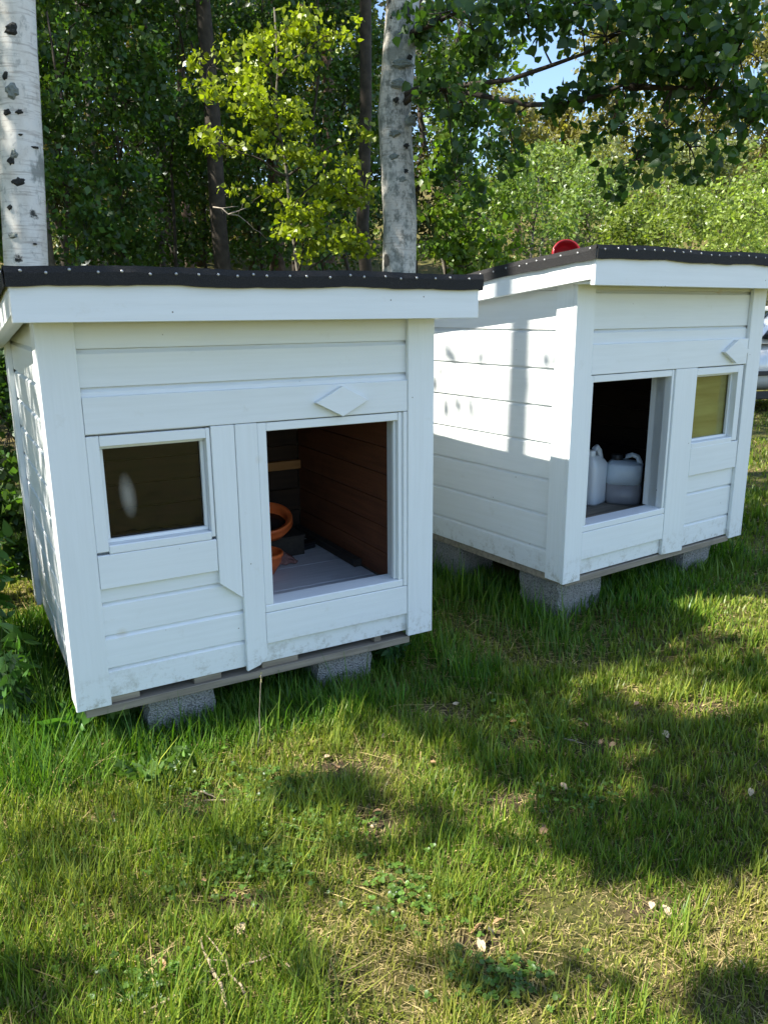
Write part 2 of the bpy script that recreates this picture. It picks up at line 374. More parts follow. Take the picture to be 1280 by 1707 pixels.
def house(loc, yaw, rz, label, pitch_side, z_first, spec):
    H = empty('dog_house', loc, yaw, label=label, cat='dog house', group='white wooden dog houses on concrete blocks')
    # ---- front wall core with its two openings (door, window)
    d0, d1, dz0, dz1 = spec['door']; w0, w1, wz0, wz1 = spec['win']
    top = 1.335+rz
    cuts = sorted([d0, d1, w0, w1])
    us = [.045]+cuts+[WD-.045]
    fw = obj('front_wall', bpy.data.meshes.new('front_wall'), 'white_paint_u', H)
    bm = bmesh.new()
    def addbox(x0, x1, y0, y1, z0, z1):
        b2 = prism_bm([(x0, y0), (x1, y0), (x1, y1), (x0, y1)], 2, z0, z1)
        me = bpy.data.meshes.new('tmp'); b2.to_mesh(me); b2.free(); bm.from_mesh(me); bpy.data.meshes.remove(me)
    for a, b_ in zip(us[:-1], us[1:]):
        op = None
        if abs(a-d0) < 1e-6: op = (dz0, dz1)
        if abs(a-w0) < 1e-6: op = (wz0, wz1)
        if op: addbox(a, b_, .041, .088, .03, op[0]-.001); addbox(a, b_, .041, .088, op[1], top)
        else: addbox(a, b_, .041, .088, .03, top)
    bmesh.ops.recalc_face_normals(bm, faces=bm.faces[:]); bm.to_mesh(fw.data); bm.free()
    # ---- cladding rows (chamfered top edge makes the groove)
    def rows(z0, z1):
        k = math.floor((z0-z_first)/pitch_side); out = []
        while True:
            a = z_first+k*pitch_side; b_ = a+pitch_side
            if a >= z1-.02: break
            a2, b2 = max(a, z0), min(b_, z1)
            if b2-a2 > .018: out.append((a2, b2-.0015, b2 > b_-1e-6))
            k += 1
        return out
    def clad_poly(face, back, z0, z1, full):
        # (depth, z) outline
        s = 1 if back > face else -1
        if full and z1-z0 > .04: return [(back, z0), (face, z0), (face, z1-.014), (face+s*.0125, z1-.003), (face+s*.0125, z1), (back, z1)]
        return [(back, z0), (face, z0), (face, z1), (back, z1)]
    def front_clad(u0, u1, z0, z1):
        for a, b_, full in rows(z0, z1):
            prism('cladding_board', clad_poly(.020+random.uniform(-.0012, .0012), .040, a, b_, full), 0, u0, u1, 'white_paint_u', fw, .0008)
    for seg in spec['clad']: front_clad(*seg)
    # ---- trim on the front
    T0, T1 = 0.0, .0195
    def trim(name, u0, u1, z0, z1, mat='white_paint_u', n0=T0, n1=T1, parent=H, **kw):
        return box(name, u0, u1, n0, n1, z0, z1, mat, parent, .002, **kw)
    cw = spec['corner']
    trim('corner_board', 0, cw[0], 0, 1.30+rz, 'white_paint_v'); trim('corner_board', cw[1], WD, 0, 1.30+rz, 'white_paint_v')
    trim('header_board', cw[0]+.0015, cw[1]-.0015, *spec['header'], n0=.0025)
    for nm, u0, u1, z0, z1 in spec['boards']: trim(nm, u0, u1, z0, z1, n0=.003)
    for nm, poly in spec['posts']: prism(nm, [(p[0], p[1]) for p in poly], 1, .0015, T1, 'white_paint_v', H, .002)
    # ---- diamond ornament: flat rhombus block
    du, dz, dw, dh = spec['diamond']
    prism('diamond_ornament', [(du-dw, dz), (du, dz-dh), (du+dw, dz), (du, dz+dh)], 1, -.020, .0022, 'white_paint_u', H, .0015)
    # ---- door frame: jambs, head and sill
    df = box('door_frame', d0-spec['jl'], d1+spec['jr'], .0045, .10, dz0-.0285, dz0, 'white_paint_u', H, .003)
    box('jamb', d1, d1+spec['jr']*.55, .0055, spec['jd'], dz0+.0005, dz1+.03, 'white_paint_v', df, .002)
    box('jamb', d1+spec['jr']*.55+.0004, d1+spec['jr'], .010, spec['jd'], dz0+.0005, dz1+.03, 'white_paint_v', df, .002)
    box('jamb', d0-spec['jl'], d0, .006, .094, dz0+.0005, dz1+.03, 'white_paint_v', df, .002)
    box('head', d0+.0006, d1-.0006, .007, .094, dz1, dz1+.0295, 'white_paint_u', df, .002)
    if spec['bead']: box('stop_bead', d1-.011, d1-.0004, .022, .040, dz0+.001, dz1-.001, 'white_paint_v', df, .002)
    # ---- window
    win = box('window', w0+.0005, w1-.0005, .004, .080, wz0-.029, wz0, 'white_paint_u', H, .003)
    fr = box('casing', w1-.0003, w1+spec['wcas'], .006, .086, wz0-.020, wz1+.034, 'white_paint_v', win, .002)
    box('casing', w0-spec['wcasl'], w0+.0003, .006, .086, wz0-.020, wz1+.034, 'white_paint_v', win, .002)
    box('casing', w0+.001, w1-.001, .0045, .086, wz1, wz1+.0335, 'white_paint_u', win, .002)
    gi = .052
    for a, b_, c0, c1 in ((w0+.001, w1-.001, wz0+.0005, wz0+.013), (w0+.001, w1-.001, wz1-.012, wz1-.0005)):
        box('glazing_bead', a, b_, gi-.016, gi-.001, c0, c1, 'white_paint_u', win, .002)
    for a, b_ in ((w0+.0008, w0+.013), (w1-.013, w1-.0008)):
        box('glazing_bead', a, b_, gi-.016, gi-.001, wz0+.0135, wz1-.0125, 'white_paint_v', win, .002)
    box('pane', w0+.002, w1-.002, gi, gi+.004, wz0+.002, wz1-.002, 'window_glass', win, 0)
    # ---- side and back walls
    def side_wall(right):
        f = (WD-.020) if right else .020; bk = (WD-.040) if right else .040; inn = (WD-.075) if right else .075
        s = obj('side_wall', bpy.data.meshes.new('side_wall'), 'grey_wood', H)
        poly = [(.089, .03), (DP-.04, .03), (DP-.04, zroof(DP-.04, rz)-.042), (.089, zroof(.089, rz)-.042)]
        ic = inn+(.012 if right else -.012); b2 = prism_bm(poly, 0, min(bk, ic), max(bk, ic))
        bmesh.ops.recalc_face_normals(b2, faces=b2.faces[:]); b2.to_mesh(s.data); b2.free()
        for a, b_, full in rows(.02, zroof(0, rz)-.044):
            zr = lambda n_: zroof(n_, rz)-.0435
            n1 = DP-.022
            if b_ <= zr(n1):
                prism('cladding_board', clad_poly(f, bk, a, b_, full), 1, .022, n1, 'white_paint_n', s, .0008); continue
            nx = lambda z_: min(n1, max(.022, -.13+(1.392+rz-.0435-z_)/.106))
            pl = [(.022, a), (nx(a), a)]
            if nx(a) >= n1: pl.append((n1, zr(n1)))
            if b_ < zr(.022): pl += [(nx(b_), b_), (.022, b_)]
            else: pl.append((.022, zr(.022)))
            prism('cladding_board', pl, 0, f, bk, 'white_paint_n', s, 0)
        t0, t1 = (WD-.0205, WD) if right else (0, .0205)
        poly = lambda n0, n1: [(n0, 0.004), (n1, 0.004), (n1, zroof(n1, rz)-.043), (n0, zroof(n0, rz)-.043)]
        prism('corner_board', poly(.0202, .112), 0, t0-.001 if right else t0+.0008, t1-.0008 if right else t1, 'white_paint_v', s, .002)
        prism('corner_board', poly(DP-.115, DP), 0, t0, t1, 'white_paint_v', s, .002)
        # lining inside
        l0, l1 = (inn, inn+.011) if right else (inn-.011, inn)
        z = .165
        while z < 1.26+rz:
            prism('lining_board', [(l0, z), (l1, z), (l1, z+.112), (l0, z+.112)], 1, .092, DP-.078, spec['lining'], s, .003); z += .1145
        return s
    side_wall(False); side_wall(True)
    bw = box('back_wall', .041, WD-.041, DP-.038, DP-.0225, .03, zroof(DP, rz)-.045, 'grey_wood', H, 0)
    for a, b_, full in rows(.02, zroof(DP, rz)-.05):
        prism('cladding_board', clad_poly(DP-.001, DP-.021, a, b_, full), 0, .022, WD-.022, 'white_paint_u', bw, .0008)
    z = .165
    while z < 1.17+rz:
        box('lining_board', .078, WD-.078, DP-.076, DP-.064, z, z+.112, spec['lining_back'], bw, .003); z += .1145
    # ---- floor boards
    fl = box('floor', .08, WD-.08, .089, DP-.08, spec['zf']-.042, spec['zf']-.022, 'grey_wood', H, 0)
    n = .0895
    while n < DP-.11:
        e = min(n+.262, DP-.08); box('floor_board', .078, WD-.078, n, e, spec['zf']-.021, spec['zf'], spec['fmat'], fl, .002); n += .2645
    # ---- weathered base: deck boards and spacers under the walls
    bs = box('base_frame', .03, WD-.10, .012, .095, spec['rb'], spec['runner'], 'grey_wood', H, .002, label='weathered bare wooden runner under the wall')
    for a, b_ in (spec['spacers'] if spec['runner'] < 0 else []): box('spacer', a, b_, .025, .11, -.0055, .0195, 'grey_wood', bs, .002)
    box('runner', .03, .12, .0955, DP-.03, spec['rb']+.0005, .0185, 'grey_wood', bs, .002); box('runner', WD-.19, WD-.10, .0955, DP-.03, spec['rb']+.0005, .0185, 'grey_wood', bs, .002)
    box('runner', .125, WD-.195, DP-.13, DP-.03, spec['rb'], -.006, 'grey_wood', bs, .002)
    # ---- roof: deck, fascia boards, felt with nails
    e0, e1 = -.042, WD+.076; n0, n1 = -.118, DP+.09
    deck = [(n0, zroof(n0, rz)-.04), (n1, zroof(n1, rz)-.04), (n1, zroof(n1, rz)), (n0, zroof(n0, rz))]
    rf = prism('roof', deck, 0, e0, e1, 'grey_wood', H, 0)
    zt = zroof(-.13, rz)
    box('fascia_board', e0-.022, e1+.022, -.141, -.1185, 1.254+rz, zt-.003, 'white_paint_u', rf, .002)
    for a, b_ in ((e0-.0215, e0-.0005), (e1+.0005, e1+.0215)):
        prism('fascia_board', [(-.118, zroof(-.118, rz)-.115), (n1, zroof(n1, rz)-.115), (n1, zroof(n1, rz)-.003), (-.118, zroof(-.118, rz)-.003)], 0, a, b_, 'white_paint_n', rf, .002)
    # soffit boards close the overhang
    box('soffit', e0, e1, -.1175, -.0005, 1.262+rz, 1.272+rz, 'white_paint_u', rf, .0)
    for a, b_ in ((e0, -.0008), (WD+.0008, e1)):
        prism('soffit', [(.0005, zroof(.0005, rz)-.10), (n1-.01, zroof(n1, rz)-.10), (n1-.01, zroof(n1, rz)-.09), (.0005, zroof(.0005, rz)-.09)], 0, a, b_, 'white_paint_n', rf, 0)
    # felt: sheet with folded skirts, slightly wavy
    fe0, fe1, fn0, fn1 = e0-.030, e1+.030, -.150, n1+.012
    M, K = 60, 44; V = []; F = []
    us_ = np.linspace(fe0, fe1, M); ns_ = np.linspace(fn0, fn1, K)
    for j, nn in enumerate(ns_):
        for i, uu in enumerate(us_): V.append((uu, nn, zroof(nn, rz)+.012+.003*math.sin(uu*9+nn*7)+.002*random.random()))
    for j in range(K-1):
        for i in range(M-1): q = j*M+i; F.append((q, q+1, q+M+1, q+M))
    def skirt(idx, dirv, depth):
        base = len(V)
        for t, o_ in ((.35, .003), (1.0, .0)):
            for q, id_ in enumerate(idx):
                x, y, z = V[id_]; w = .0016*math.sin(q*.55+depth*40)+.0015*random.random()
                V.append((x+dirv[0]*(o_+w*.5), y+dirv[1]*(o_+w*.5), z-depth*t-(w if t == 1 else 0)))
        L = len(idx)
        for q in range(L-1):
            F.append((idx[q], idx[q+1], base+q+1, base+q)); F.append((base+q, base+q+1, base+L+q+1, base+L+q))
    skirt([i for i in range(M)], (0, -1), .052); skirt([(K-1)*M+i for i in range(M)][::-1], (0, 1), .05)
    skirt([j*M for j in range(K)][::-1], (-1, 0), .052); skirt([j*M+M-1 for j in range(K)], (1, 0), .052)
    fm = mesh('roofing_felt', V, F, False); felt = obj('roofing_felt', fm, 'roof_felt', rf)
    mo = felt.modifiers.new('s', 'SOLIDIFY'); mo.thickness = .003; mo.offset = -1
    v, f = lathe([(.0002, .0022), (.003, .0016), (.0046, 0), (.0046, -.004)], 8); v = [(x, -z, y) for x, y, z in v]
    nm = mesh('felt_nail', v, f, True); nm.materials.append(MATS['nail_steel'])
    def nail(p, rzv):
        o = bpy.data.objects.new('felt_nail', nm); link(o, rf); o.location = p; o.rotation_euler = (0, 0, rzv)
    u = fe0+.04
    while u < fe1-.02:
        nail((u, fn0-.0062, zroof(fn0, rz)+.012-.014+random.uniform(-.006, .004)), 0); u += .066*random.uniform(.62, 1.38)
    for sgn, x in ((-1, fe0-.0062), (1, fe1+.0062)):
        nn = fn0+.03
        while nn < fn1-.02:
            nail((x, nn, zroof(nn, rz)+.012-.016+random.uniform(-.006, .005)), sgn*R(90)); nn += .072*random.uniform(.6, 1.4)
    return H

H1L = (-1.017, 2.352, CAM_Z-1.274); H1Y = .5085
H2L = (.792, 3.310, CAM_Z-1.181); H2Y = .6043
h1 = house(H1L, H1Y, 0.0, 'white dog house with its window left of the doorway and dark glass', .1165, .0095, dict(
    door=(.705, 1.231, .246, .881), win=(.152, .492, .552, .874), corner=(.112, 1.272), header=(.9145, 1.030), wcas=.014, wcasl=.039,
    clad=[(.10, .60, .02, .42), (.60, 1.285, .02, .13), (.10, 1.285, .99, 1.33)],
    boards=[('sill_board', .1135, .5065, .408, .522), ('door_apron', .672, 1.2705, .097, .216), ('door_side_trim', 1.253, 1.2705, .218, .9125)],
    posts=[('post_board', [(.508, .36), (.5895, .292), (.5895, .9125), (.508, .9125)]), ('post_board', [(.5915, .006), (.640, .020), (.6705, .046), (.6705, .9125), (.5915, .9125)])],
    rb=-.034, runner=-.006, zf=.16, fmat='floor_paint', bead=1, jd=.094, jl=.033, jr=.0215, lining='pine_lining', lining_back='pine_lining_gloom', diamond=(.990, .969, .105, .054), spacers=[(.10, .21), (.40, .50), (.655, .80), (1.13, 1.16)]))
h2 = house(H2L, H2Y, 0.026, 'white dog house with its doorway left of the window, red bowl on roof', .162, -.026, dict(
    door=(.135, .676, .252, .886), win=(.869, 1.215, .552, .880), corner=(.112, 1.272), header=(.919, 1.046), wcas=.042, wcasl=.004,
    clad=[(.10, .73, .02, .13), (.85, 1.285, .02, .42), (.10, 1.285, .99, 1.355)],
    boards=[('door_apron', .1135, .6985, .095, .222), ('sill_board', .8675, 1.2685, .388, .528)],
    posts=[('post_board', [(.70, .012), (.8655, .006), (.8655, .9175), (.70, .9175)])],
    rb=-.018, runner=.012, zf=.20, fmat='grey_wood', bead=0, jd=.118, jl=.022, jr=.0225, lining='gloom_lining', lining_back='gloom_lining', diamond=(1.150, .985, .105, .057), spacers=[(.10, .20), (.5, .6), (.80, .9), (1.12, 1.2)]))
box('shelf', .98, WD-.079, DP-.115, DP-.0775, .502, .546, 'pine_shelf', h1, .002)
box('floor_batten', WD-.115, WD-.077, .47, DP-.08, .1605, .195, 'dark_wood', h1, .002)
box('window_board', .872, 1.212, .0585, .068, .556, .877, 'yellow_board', h2, 0, label='yellow wooden board behind the window glass')
# pale oval patch on the glass of the near window
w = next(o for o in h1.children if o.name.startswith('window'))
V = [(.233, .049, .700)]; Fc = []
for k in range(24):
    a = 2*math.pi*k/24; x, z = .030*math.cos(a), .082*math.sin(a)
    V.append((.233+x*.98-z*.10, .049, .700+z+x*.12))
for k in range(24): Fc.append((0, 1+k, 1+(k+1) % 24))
me = mesh('oval_patch', V, Fc); ea = me.attributes.new('edge', 'FLOAT', 'POINT'); ea.data.foreach_set('value', [1.0]+[0.0]*24)
obj('oval_patch', me, 'glass_oval', w, label='pale oval patch on the dark glass')

def hpt(L, yaw, u, n, z):
    c, s = math.cos(yaw), math.sin(yaw); return np.array([L[0]+u*c-n*s, L[1]+u*s+n*c, L[2]+z])

# ------------------------------------------------------------------ concrete blocks
def block(L, yaw, u0, u1, n0, n1, label, hgt=.2, hollow=True):
    p = hpt(L, yaw, (u0+u1)/2, (n0+n1)/2, 0); a, b_ = (u1-u0)/2, (n1-n0)/2
    o = empty('concrete_block', (p[0], p[1], L[2]-(.0345 if L is H1L else .0185)-hgt), yaw, label=label, cat='concrete block', group='concrete blocks under the dog houses')
    bm = prism_bm([(-a, -b_), (a, -b_), (a, b_), (-a, b_)], 2, 0, hgt)
    bmesh.ops.subdivide_edges(bm, edges=bm.edges[:], cuts=5, use_grid_fill=True)
    for v in bm.verts:
        e = sum(1 for c, m_ in ((v.co.x, a), (v.co.y, b_)) if abs(abs(c)-m_) < 1e-4)
        k = .012 if e == 2 else .003
        v.co.x -= math.copysign(k*random.random(), v.co.x); v.co.y -= math.copysign(k*random.random(), v.co.y)
        if abs(v.co.z-hgt) < 1e-4 and e: v.co.z -= .005*random.random()
    obj('body', from_bm('concrete_block', bm), 'leca_block', o)
    # mortar groove along the middle of the top face
    box('groove', -.02, .02, -b_+.02, b_-.02, hgt-.012, hgt-.0025, 'leca_block', o, .001)
block(H1L, H1Y, .23, .48, .035, .30, 'grey concrete block under the front of the near house, window side')
block(H1L, H1Y, .885, 1.130, .04, .30, 'grey concrete block under the front of the near house, doorway side')
block(H1L, H1Y, .20, .45, .95, 1.20, 'grey concrete block under the back of the near house, left')
block(H1L, H1Y, .92, 1.17, .95, 1.20, 'grey concrete block under the back of the near house, right')
block(H2L, H2Y, .055, .36, .075, .33, 'grey concrete block under the front left corner of the far house')
block(H2L, H2Y, .97, 1.22, .06, .31, 'grey concrete block under the window end of the far house')
block(H2L, H2Y, .04, .29, .75, 1.0, 'grey concrete block in shade under the back of the far house')
block(H2L, H2Y, .97, 1.22, .90, 1.15, 'grey concrete block hidden at the back right of the far house')

# ------------------------------------------------------------------ things inside and on the houses
def bowl(name, L, yaw, u, n, z, r, h, tilt, tdir, mat, label, cat, group=None, wall=.006, taper=.6):
    p = hpt(L, yaw, u, n, z)
    o = empty(name, p, 0, label=label, cat=cat, group=group)
    prof = [(r*taper*.2, .004), (r*taper, .004), (r*.88, h*.62), (r-wall, h-.004), (r-wall*.3, h), (r+.004, h+.001), (r+.006, h-.010), (r+.001, h-.012), (r*.90+wall, h*.6), (r*taper+wall, 0), (r*taper*.2, 0)]
    v, f = lathe(prof, 40)
    q = Matrix.Rotation(tdir, 4, 'Z') @ Matrix.Rotation(tilt, 4, 'Y')
    v = [q @ Vector(a) for a in v]; mz = min(a.z for a in v)
    v = [(a.x, a.y, a.z-mz) for a in v]
    obj('shell', mesh(name, v, f, True), mat, o)
    if name == 'bowl' and r > .1:
        cv, cf = lathe([(.001, h*.45), (r*.5, h*.46), (r*.80, h*.44), (r*.78, h*.40), (.001, h*.40)], 24); cv = [q @ Vector(a) for a in cv]  # flat dark disc across the inside of the bowl
        obj('inner_disc', mesh('inner_disc', [(a.x, a.y, a.z-mz) for a in cv], cf, True), 'black_plastic', o, label='dark disc inside the bowl')
    rim = Tubes(); pts = []
    for k in range(41):
        a = 2*math.pi*k/40; w = q @ Vector((r*math.cos(a), r*math.sin(a), h)); pts.append((w.x, w.y, w.z-mz))
    rim.add(pts, .0055, 6); rim.build('rim', mat, o)
    return o
_cd = lambda L, yaw, u, n: math.atan2(-hpt(L, yaw, u, n, 0)[1], -hpt(L, yaw, u, n, 0)[0])
# low dark crate carrying the big bowl
p = hpt(H1L, H1Y, .99, .84, .1602); cr = empty('low_crate', p, H1Y, label='low dark crate on the floor of the near house under an orange bowl', cat='crate')
for a in (-.06, .06): box('side', -.17, .17, a-.008, a+.008, 0, .085, 'dark_wood', cr, .002)
for a in (-.162, .162): box('end', a-.008, a+.008, -.0515, .0515, 0, .085, 'dark_wood', cr, .002)
box('lid', -.175, .175, -.075, .075, .0855, .098, 'dark_wood', cr, .002)
bowl('bowl', H1L, H1Y, .985, .82, .1602+.0985, .122, .07, R(20), _cd(H1L, H1Y, .985, .82), 'orange_plastic', 'wide orange plastic bowl tipped forward inside the near house', 'bowl', None, .02, .66)
bowl('bowl', H1L, H1Y, .882, .60, .1603, .085, .095, R(3), 0, 'orange_plastic', 'deep orange pot on the floor just inside the near doorway', 'pot', None, .006, .55)
p = hpt(H1L, H1Y, 1.20, .86, .1603); sb = empty('small_box', p, H1Y+.3, label='small black box on the grey floor inside the near house', cat='box')
box('body', -.045, .045, -.03, .03, 0, .026, 'black_plastic', sb, .004); box('lid', -.047, .047, -.032, .032, .0262, .034, 'black_plastic', sb, .003)
# rag
V = []; F = []; G = 16
for j in range(G):
    for i in range(G):
        x, y = (i/(G-1)-.5), (j/(G-1)-.5); rr = max(abs(x), abs(y))
        V.append((x*.17+.012*math.sin(j*2.1), y*.12+.01*math.sin(i*1.7), max(.0, .042*(1-(2*rr)**2.2))+.010*abs(math.sin(i*1.3+j*.9))*(1-rr)+.001))
for j in range(G-1):
    for i in range(G-1): q = j*G+i; F.append((q, q+1, q+G+1, q+G))
rg = obj('rag', mesh('rag', V, F, True), 'pink_cloth', label='crumpled pinkish rag on the floor between the orange bowls', cat='rag'); rg.location = hpt(H1L, H1Y, .985, .715, .1603); rg.rotation_euler = (0, 0, H1Y)
so = rg.modifiers.new('s', 'SOLIDIFY'); so.thickness = .003; so.offset = 1

def superring(a, b_, z, n=28, e=4.0, cx=0, cy=0):
    out = []
    for k in range(n):
        t = 2*math.pi*k/n; c, s = math.cos(t), math.sin(t)
        out.append((cx+a*math.copysign(abs(c)**(2/e), c), cy+b_*math.copysign(abs(s)**(2/e), s), z))
    return out
def loft(rings):
    V = [p for r in rings for p in r]; n = len(rings[0]); F = []
    for i in range(len(rings)-1):
        for k in range(n): F.append((i*n+k, i*n+(k+1) % n, (i+1)*n+(k+1) % n, (i+1)*n+k))
    F.append(tuple(range(n))[::-1]); F.append(tuple((len(rings)-1)*n+k for k in range(n)))
    return V, F
def jug(L, yaw, u, n, zf, rot, a, b_, h, zs, mat, level, cap_mat, label, capr, handle, hr):
    o = empty('jerry_can', hpt(L, yaw, u, n, zf+.0004), yaw+rot, label=label, cat='jerry can')
    if level:
        v, f = loft([superring(a*.93, b_*.93, 0), superring(a, b_, .012), superring(a, b_, level)]); obj('filled_part', mesh('filled', v, f, True), 'jug_liquid', o, label='lower half darkened by the liquid inside')
        rings = [superring(a, b_, level+.0005)]
    else: rings = [superring(a*.93, b_*.93, 0), superring(a, b_, .012)]
    cx = -a*.48; k = h-.03-zs
    rings += [superring(a, b_, zs*.75), superring(a, b_, zs), superring(a*.96, b_*.94, zs+k*.25), superring(a*.80, b_*.76, zs+k*.6, cx=-a*.10), superring(a*.45, b_*.5, zs+k*.95, cx=-a*.38), superring(capr*.85, capr*.85, h-.028, e=2, cx=cx)]
    v, f = loft(rings); obj('body', mesh('body', v, f, True), mat, o)
    v, f = loft([superring(capr*.85, capr*.85, h-.04, 28, 2, cx), superring(capr, capr, h-.027, 28, 2, cx), superring(capr, capr, h-.003, 28, 2, cx), superring(capr*.9, capr*.9, h, 28, 2, cx)])
    obj('cap', mesh('cap', v, f, True), cap_mat, o)
    t = Tubes(); t.add([(a*x, 0, zs+z) for x, z in handle], hr, 10); t.build('handle', mat, o)
    return o
jug(H2L, H2Y, .672, .43, .20, R(14), .080, .054, .285, .195, 'jug_plastic', 0, 'jug_plastic', 'tall white plastic jerry can with white cap inside the far doorway', .023,
    [(-.30, .050), (-.12, .092), (.20, .100), (.55, .078), (.82, .030), (.84, -.03)], [.014, .014, .015, .016, .017, .018])
jug(H2L, H2Y, .815, .345, .20, R(-52), .090, .080, .255, .205, 'jug_plastic_blue', .105, 'black_plastic', 'squat translucent jerry can half full with dark cap inside the far doorway', .030,
    [(-.05, .020), (.05, .040), (.35, .050), (.65, .040), (.80, .012), (.82, -.02)], [.013, .013, .013, .014, .015, .016])

# red bowl on the roof of the far house
pb = hpt(H2L, H2Y, .40, .46, zroof(.46, .026)+.0165)
bowl('bowl', H2L, H2Y, .40, .46, zroof(.46, .026)+.016, .066, .06, R(72), math.atan2(-pb[1], -pb[0])+.3, 'red_plastic', 'red plastic bowl tipped on its side on the black roof', 'bowl', None, .005, .72)

# ================================================================== parked car
def build_car():
    p = (5.6, 11.7); o = empty('parked_car', (p[0], p[1], float(gz(*p))), R(12), label='silver white car parked beyond the far dog house', cat='car')
    Lc, hw = 4.2, .86
    lower = [(-2.08, .30), (-2.10, .62), (-2.02, .86), (-1.30, .95), (1.35, .98), (1.98, .95), (2.10, .72), (2.08, .30)]
    # body sections along x: (x, z_low, z_high, half width)
    secs = [(-2.10, .36, .60, .62), (-2.02, .30, .80, .76), (-1.6, .28, .90, .84), (-.9, .27, .96, .86), (0, .27, .98, .87), (.9, .27, .99, .87), (1.6, .28, .98, .84), (2.0, .32, .94, .78), (2.10, .40, .80, .66)]
    rings = []
    for x, zl, zh, w_ in secs:
        r = []
        for k in range(24):
            t = 2*math.pi*k/24; c, s = math.cos(t), math.sin(t); e = 3.6
            yy = w_*math.copysign(abs(c)**(2/e), c); zz = (zl+zh)/2+(zh-zl)/2*math.copysign(abs(s)**(2/e), s)
            r.append((x, yy, zz))
        rings.append(r)
    v, f = loft(rings); obj('body', mesh('body', v, f, True), 'car_paint', o)
    cab = [(-1.02, .93, .97, .78), (-.45, .94, 1.34, .70), (-.1, .94, 1.43, .67), (.9, .94, 1.44, .66), (1.5, .94, 1.36, .66), (2.0, .93, .99, .72)]
    rings = []
    for x, zl, zh, w_ in cab:
        r = [(x, -.80, zl), (x, .80, zl), (x, w_+.02, zh-.08 if zh > 1.1 else zh-.01), (x, w_-.06, zh), (x, -w_+.06, zh), (x, -w_-.02, zh-.08 if zh > 1.1 else zh-.01)]
        rings.append(r)
    v, f = loft(rings); obj('cabin', mesh('cabin', v, f), 'car_paint', o)
    for s in (-1, 1):
        for x0, x1, t0, t1 in ((-.72, .18, -.36, .16), (.24, 1.02, .22, 1.0), (1.08, 1.62, 1.06, 1.36)):
            V = [(x0, s*.803, 1.0), (x1, s*.803, 1.0), (t1, s*.722, 1.33), (t0, s*.722, 1.33)]
            V += [(a, b_-s*.03, c) for a, b_, c in V]
            obj('side_window', mesh('side_window', V, [(0, 1, 2, 3), (7, 6, 5, 4), (0, 4, 5, 1), (1, 5, 6, 2), (2, 6, 7, 3), (3, 7, 4, 0)]), 'car_glass', o)
        for x in (-.78, .21, 1.12): box('door_seam', x-.005, x+.005, s*.868 if s < 0 else .855, -.855 if s < 0 else .868, .34, .95, 'car_trim', o, 0)
        for x in (.05, .98): box('door_handle', x-.07, x+.07, min(s*.855, s*.89), max(s*.855, s*.89), .80, .83, 'car_trim', o, .004)
        box('side_moulding', -1.0, 1.1, min(s*.85, s*.885), max(s*.85, s*.885), .52, .58, 'car_trim', o, .005)
        box('sill', -1.1, 1.1, min(s*.74, s*.86), max(s*.74, s*.86), .20, .30, 'car_trim', o, .01)
        m_ = box('mirror', -.66, -.52, min(s*.84, s*1.02), max(s*.84, s*1.02), .98, 1.10, 'car_trim', o, .02)
        for x in (-1.28, 1.30):
            wh = obj('wheel', bpy.data.meshes.new('wheel'), 'tyre', o)
            v, f = lathe([(.14, -.10), (.27, -.10), (.31, -.08), (.315, 0), (.31, .08), (.27, .10), (.14, .10)], 32)
            v = [(a, c, b_) for a, b_, c in v]; me = mesh('wheel', v, f, True); me.materials.append(MATS['tyre']); wh.data = me
            wh.location = (x, s*.76, .315)
            v, f = lathe([(.02, .085), (.06, .10), (.10, .09), (.20, .075), (.215, .103), (.215, .0)], 24); v = [(a, -c*s*-1, b_) for a, b_, c in v]
            obj('rim', mesh('rim', v, f, True), 'wheel_alloy', wh)
    for s in (-1, 1):
        box('headlight', -2.06, -1.9, min(s*.45, s*.72), max(s*.45, s*.72), .66, .78, 'clear_lens', o, .02)
        box('tail_light', 1.98, 2.08, min(s*.55, s*.76), max(s*.55, s*.76), .72, .92, 'red_lens', o, .02)
    box('bumper', -2.17, -2.0, -.74, .74, .34, .52, 'car_trim', o, .04); box('bumper', 2.0, 2.17, -.74, .74, .36, .54, 'car_trim', o, .04)
    V = [(-.98, -.68, .985), (-.98, .68, .985), (-.46, .60, 1.355), (-.46, -.60, 1.355)]; V += [(a+.03, b_, c-.03) for a, b_, c in V]
    obj('windscreen', mesh('windscreen', [(a-.03, b_, c+.012) for a, b_, c in V], [(0, 1, 2, 3), (7, 6, 5, 4), (0, 4, 5, 1), (1, 5, 6, 2), (2, 6, 7, 3), (3, 7, 4, 0)]), 'car_glass', o)
build_car()

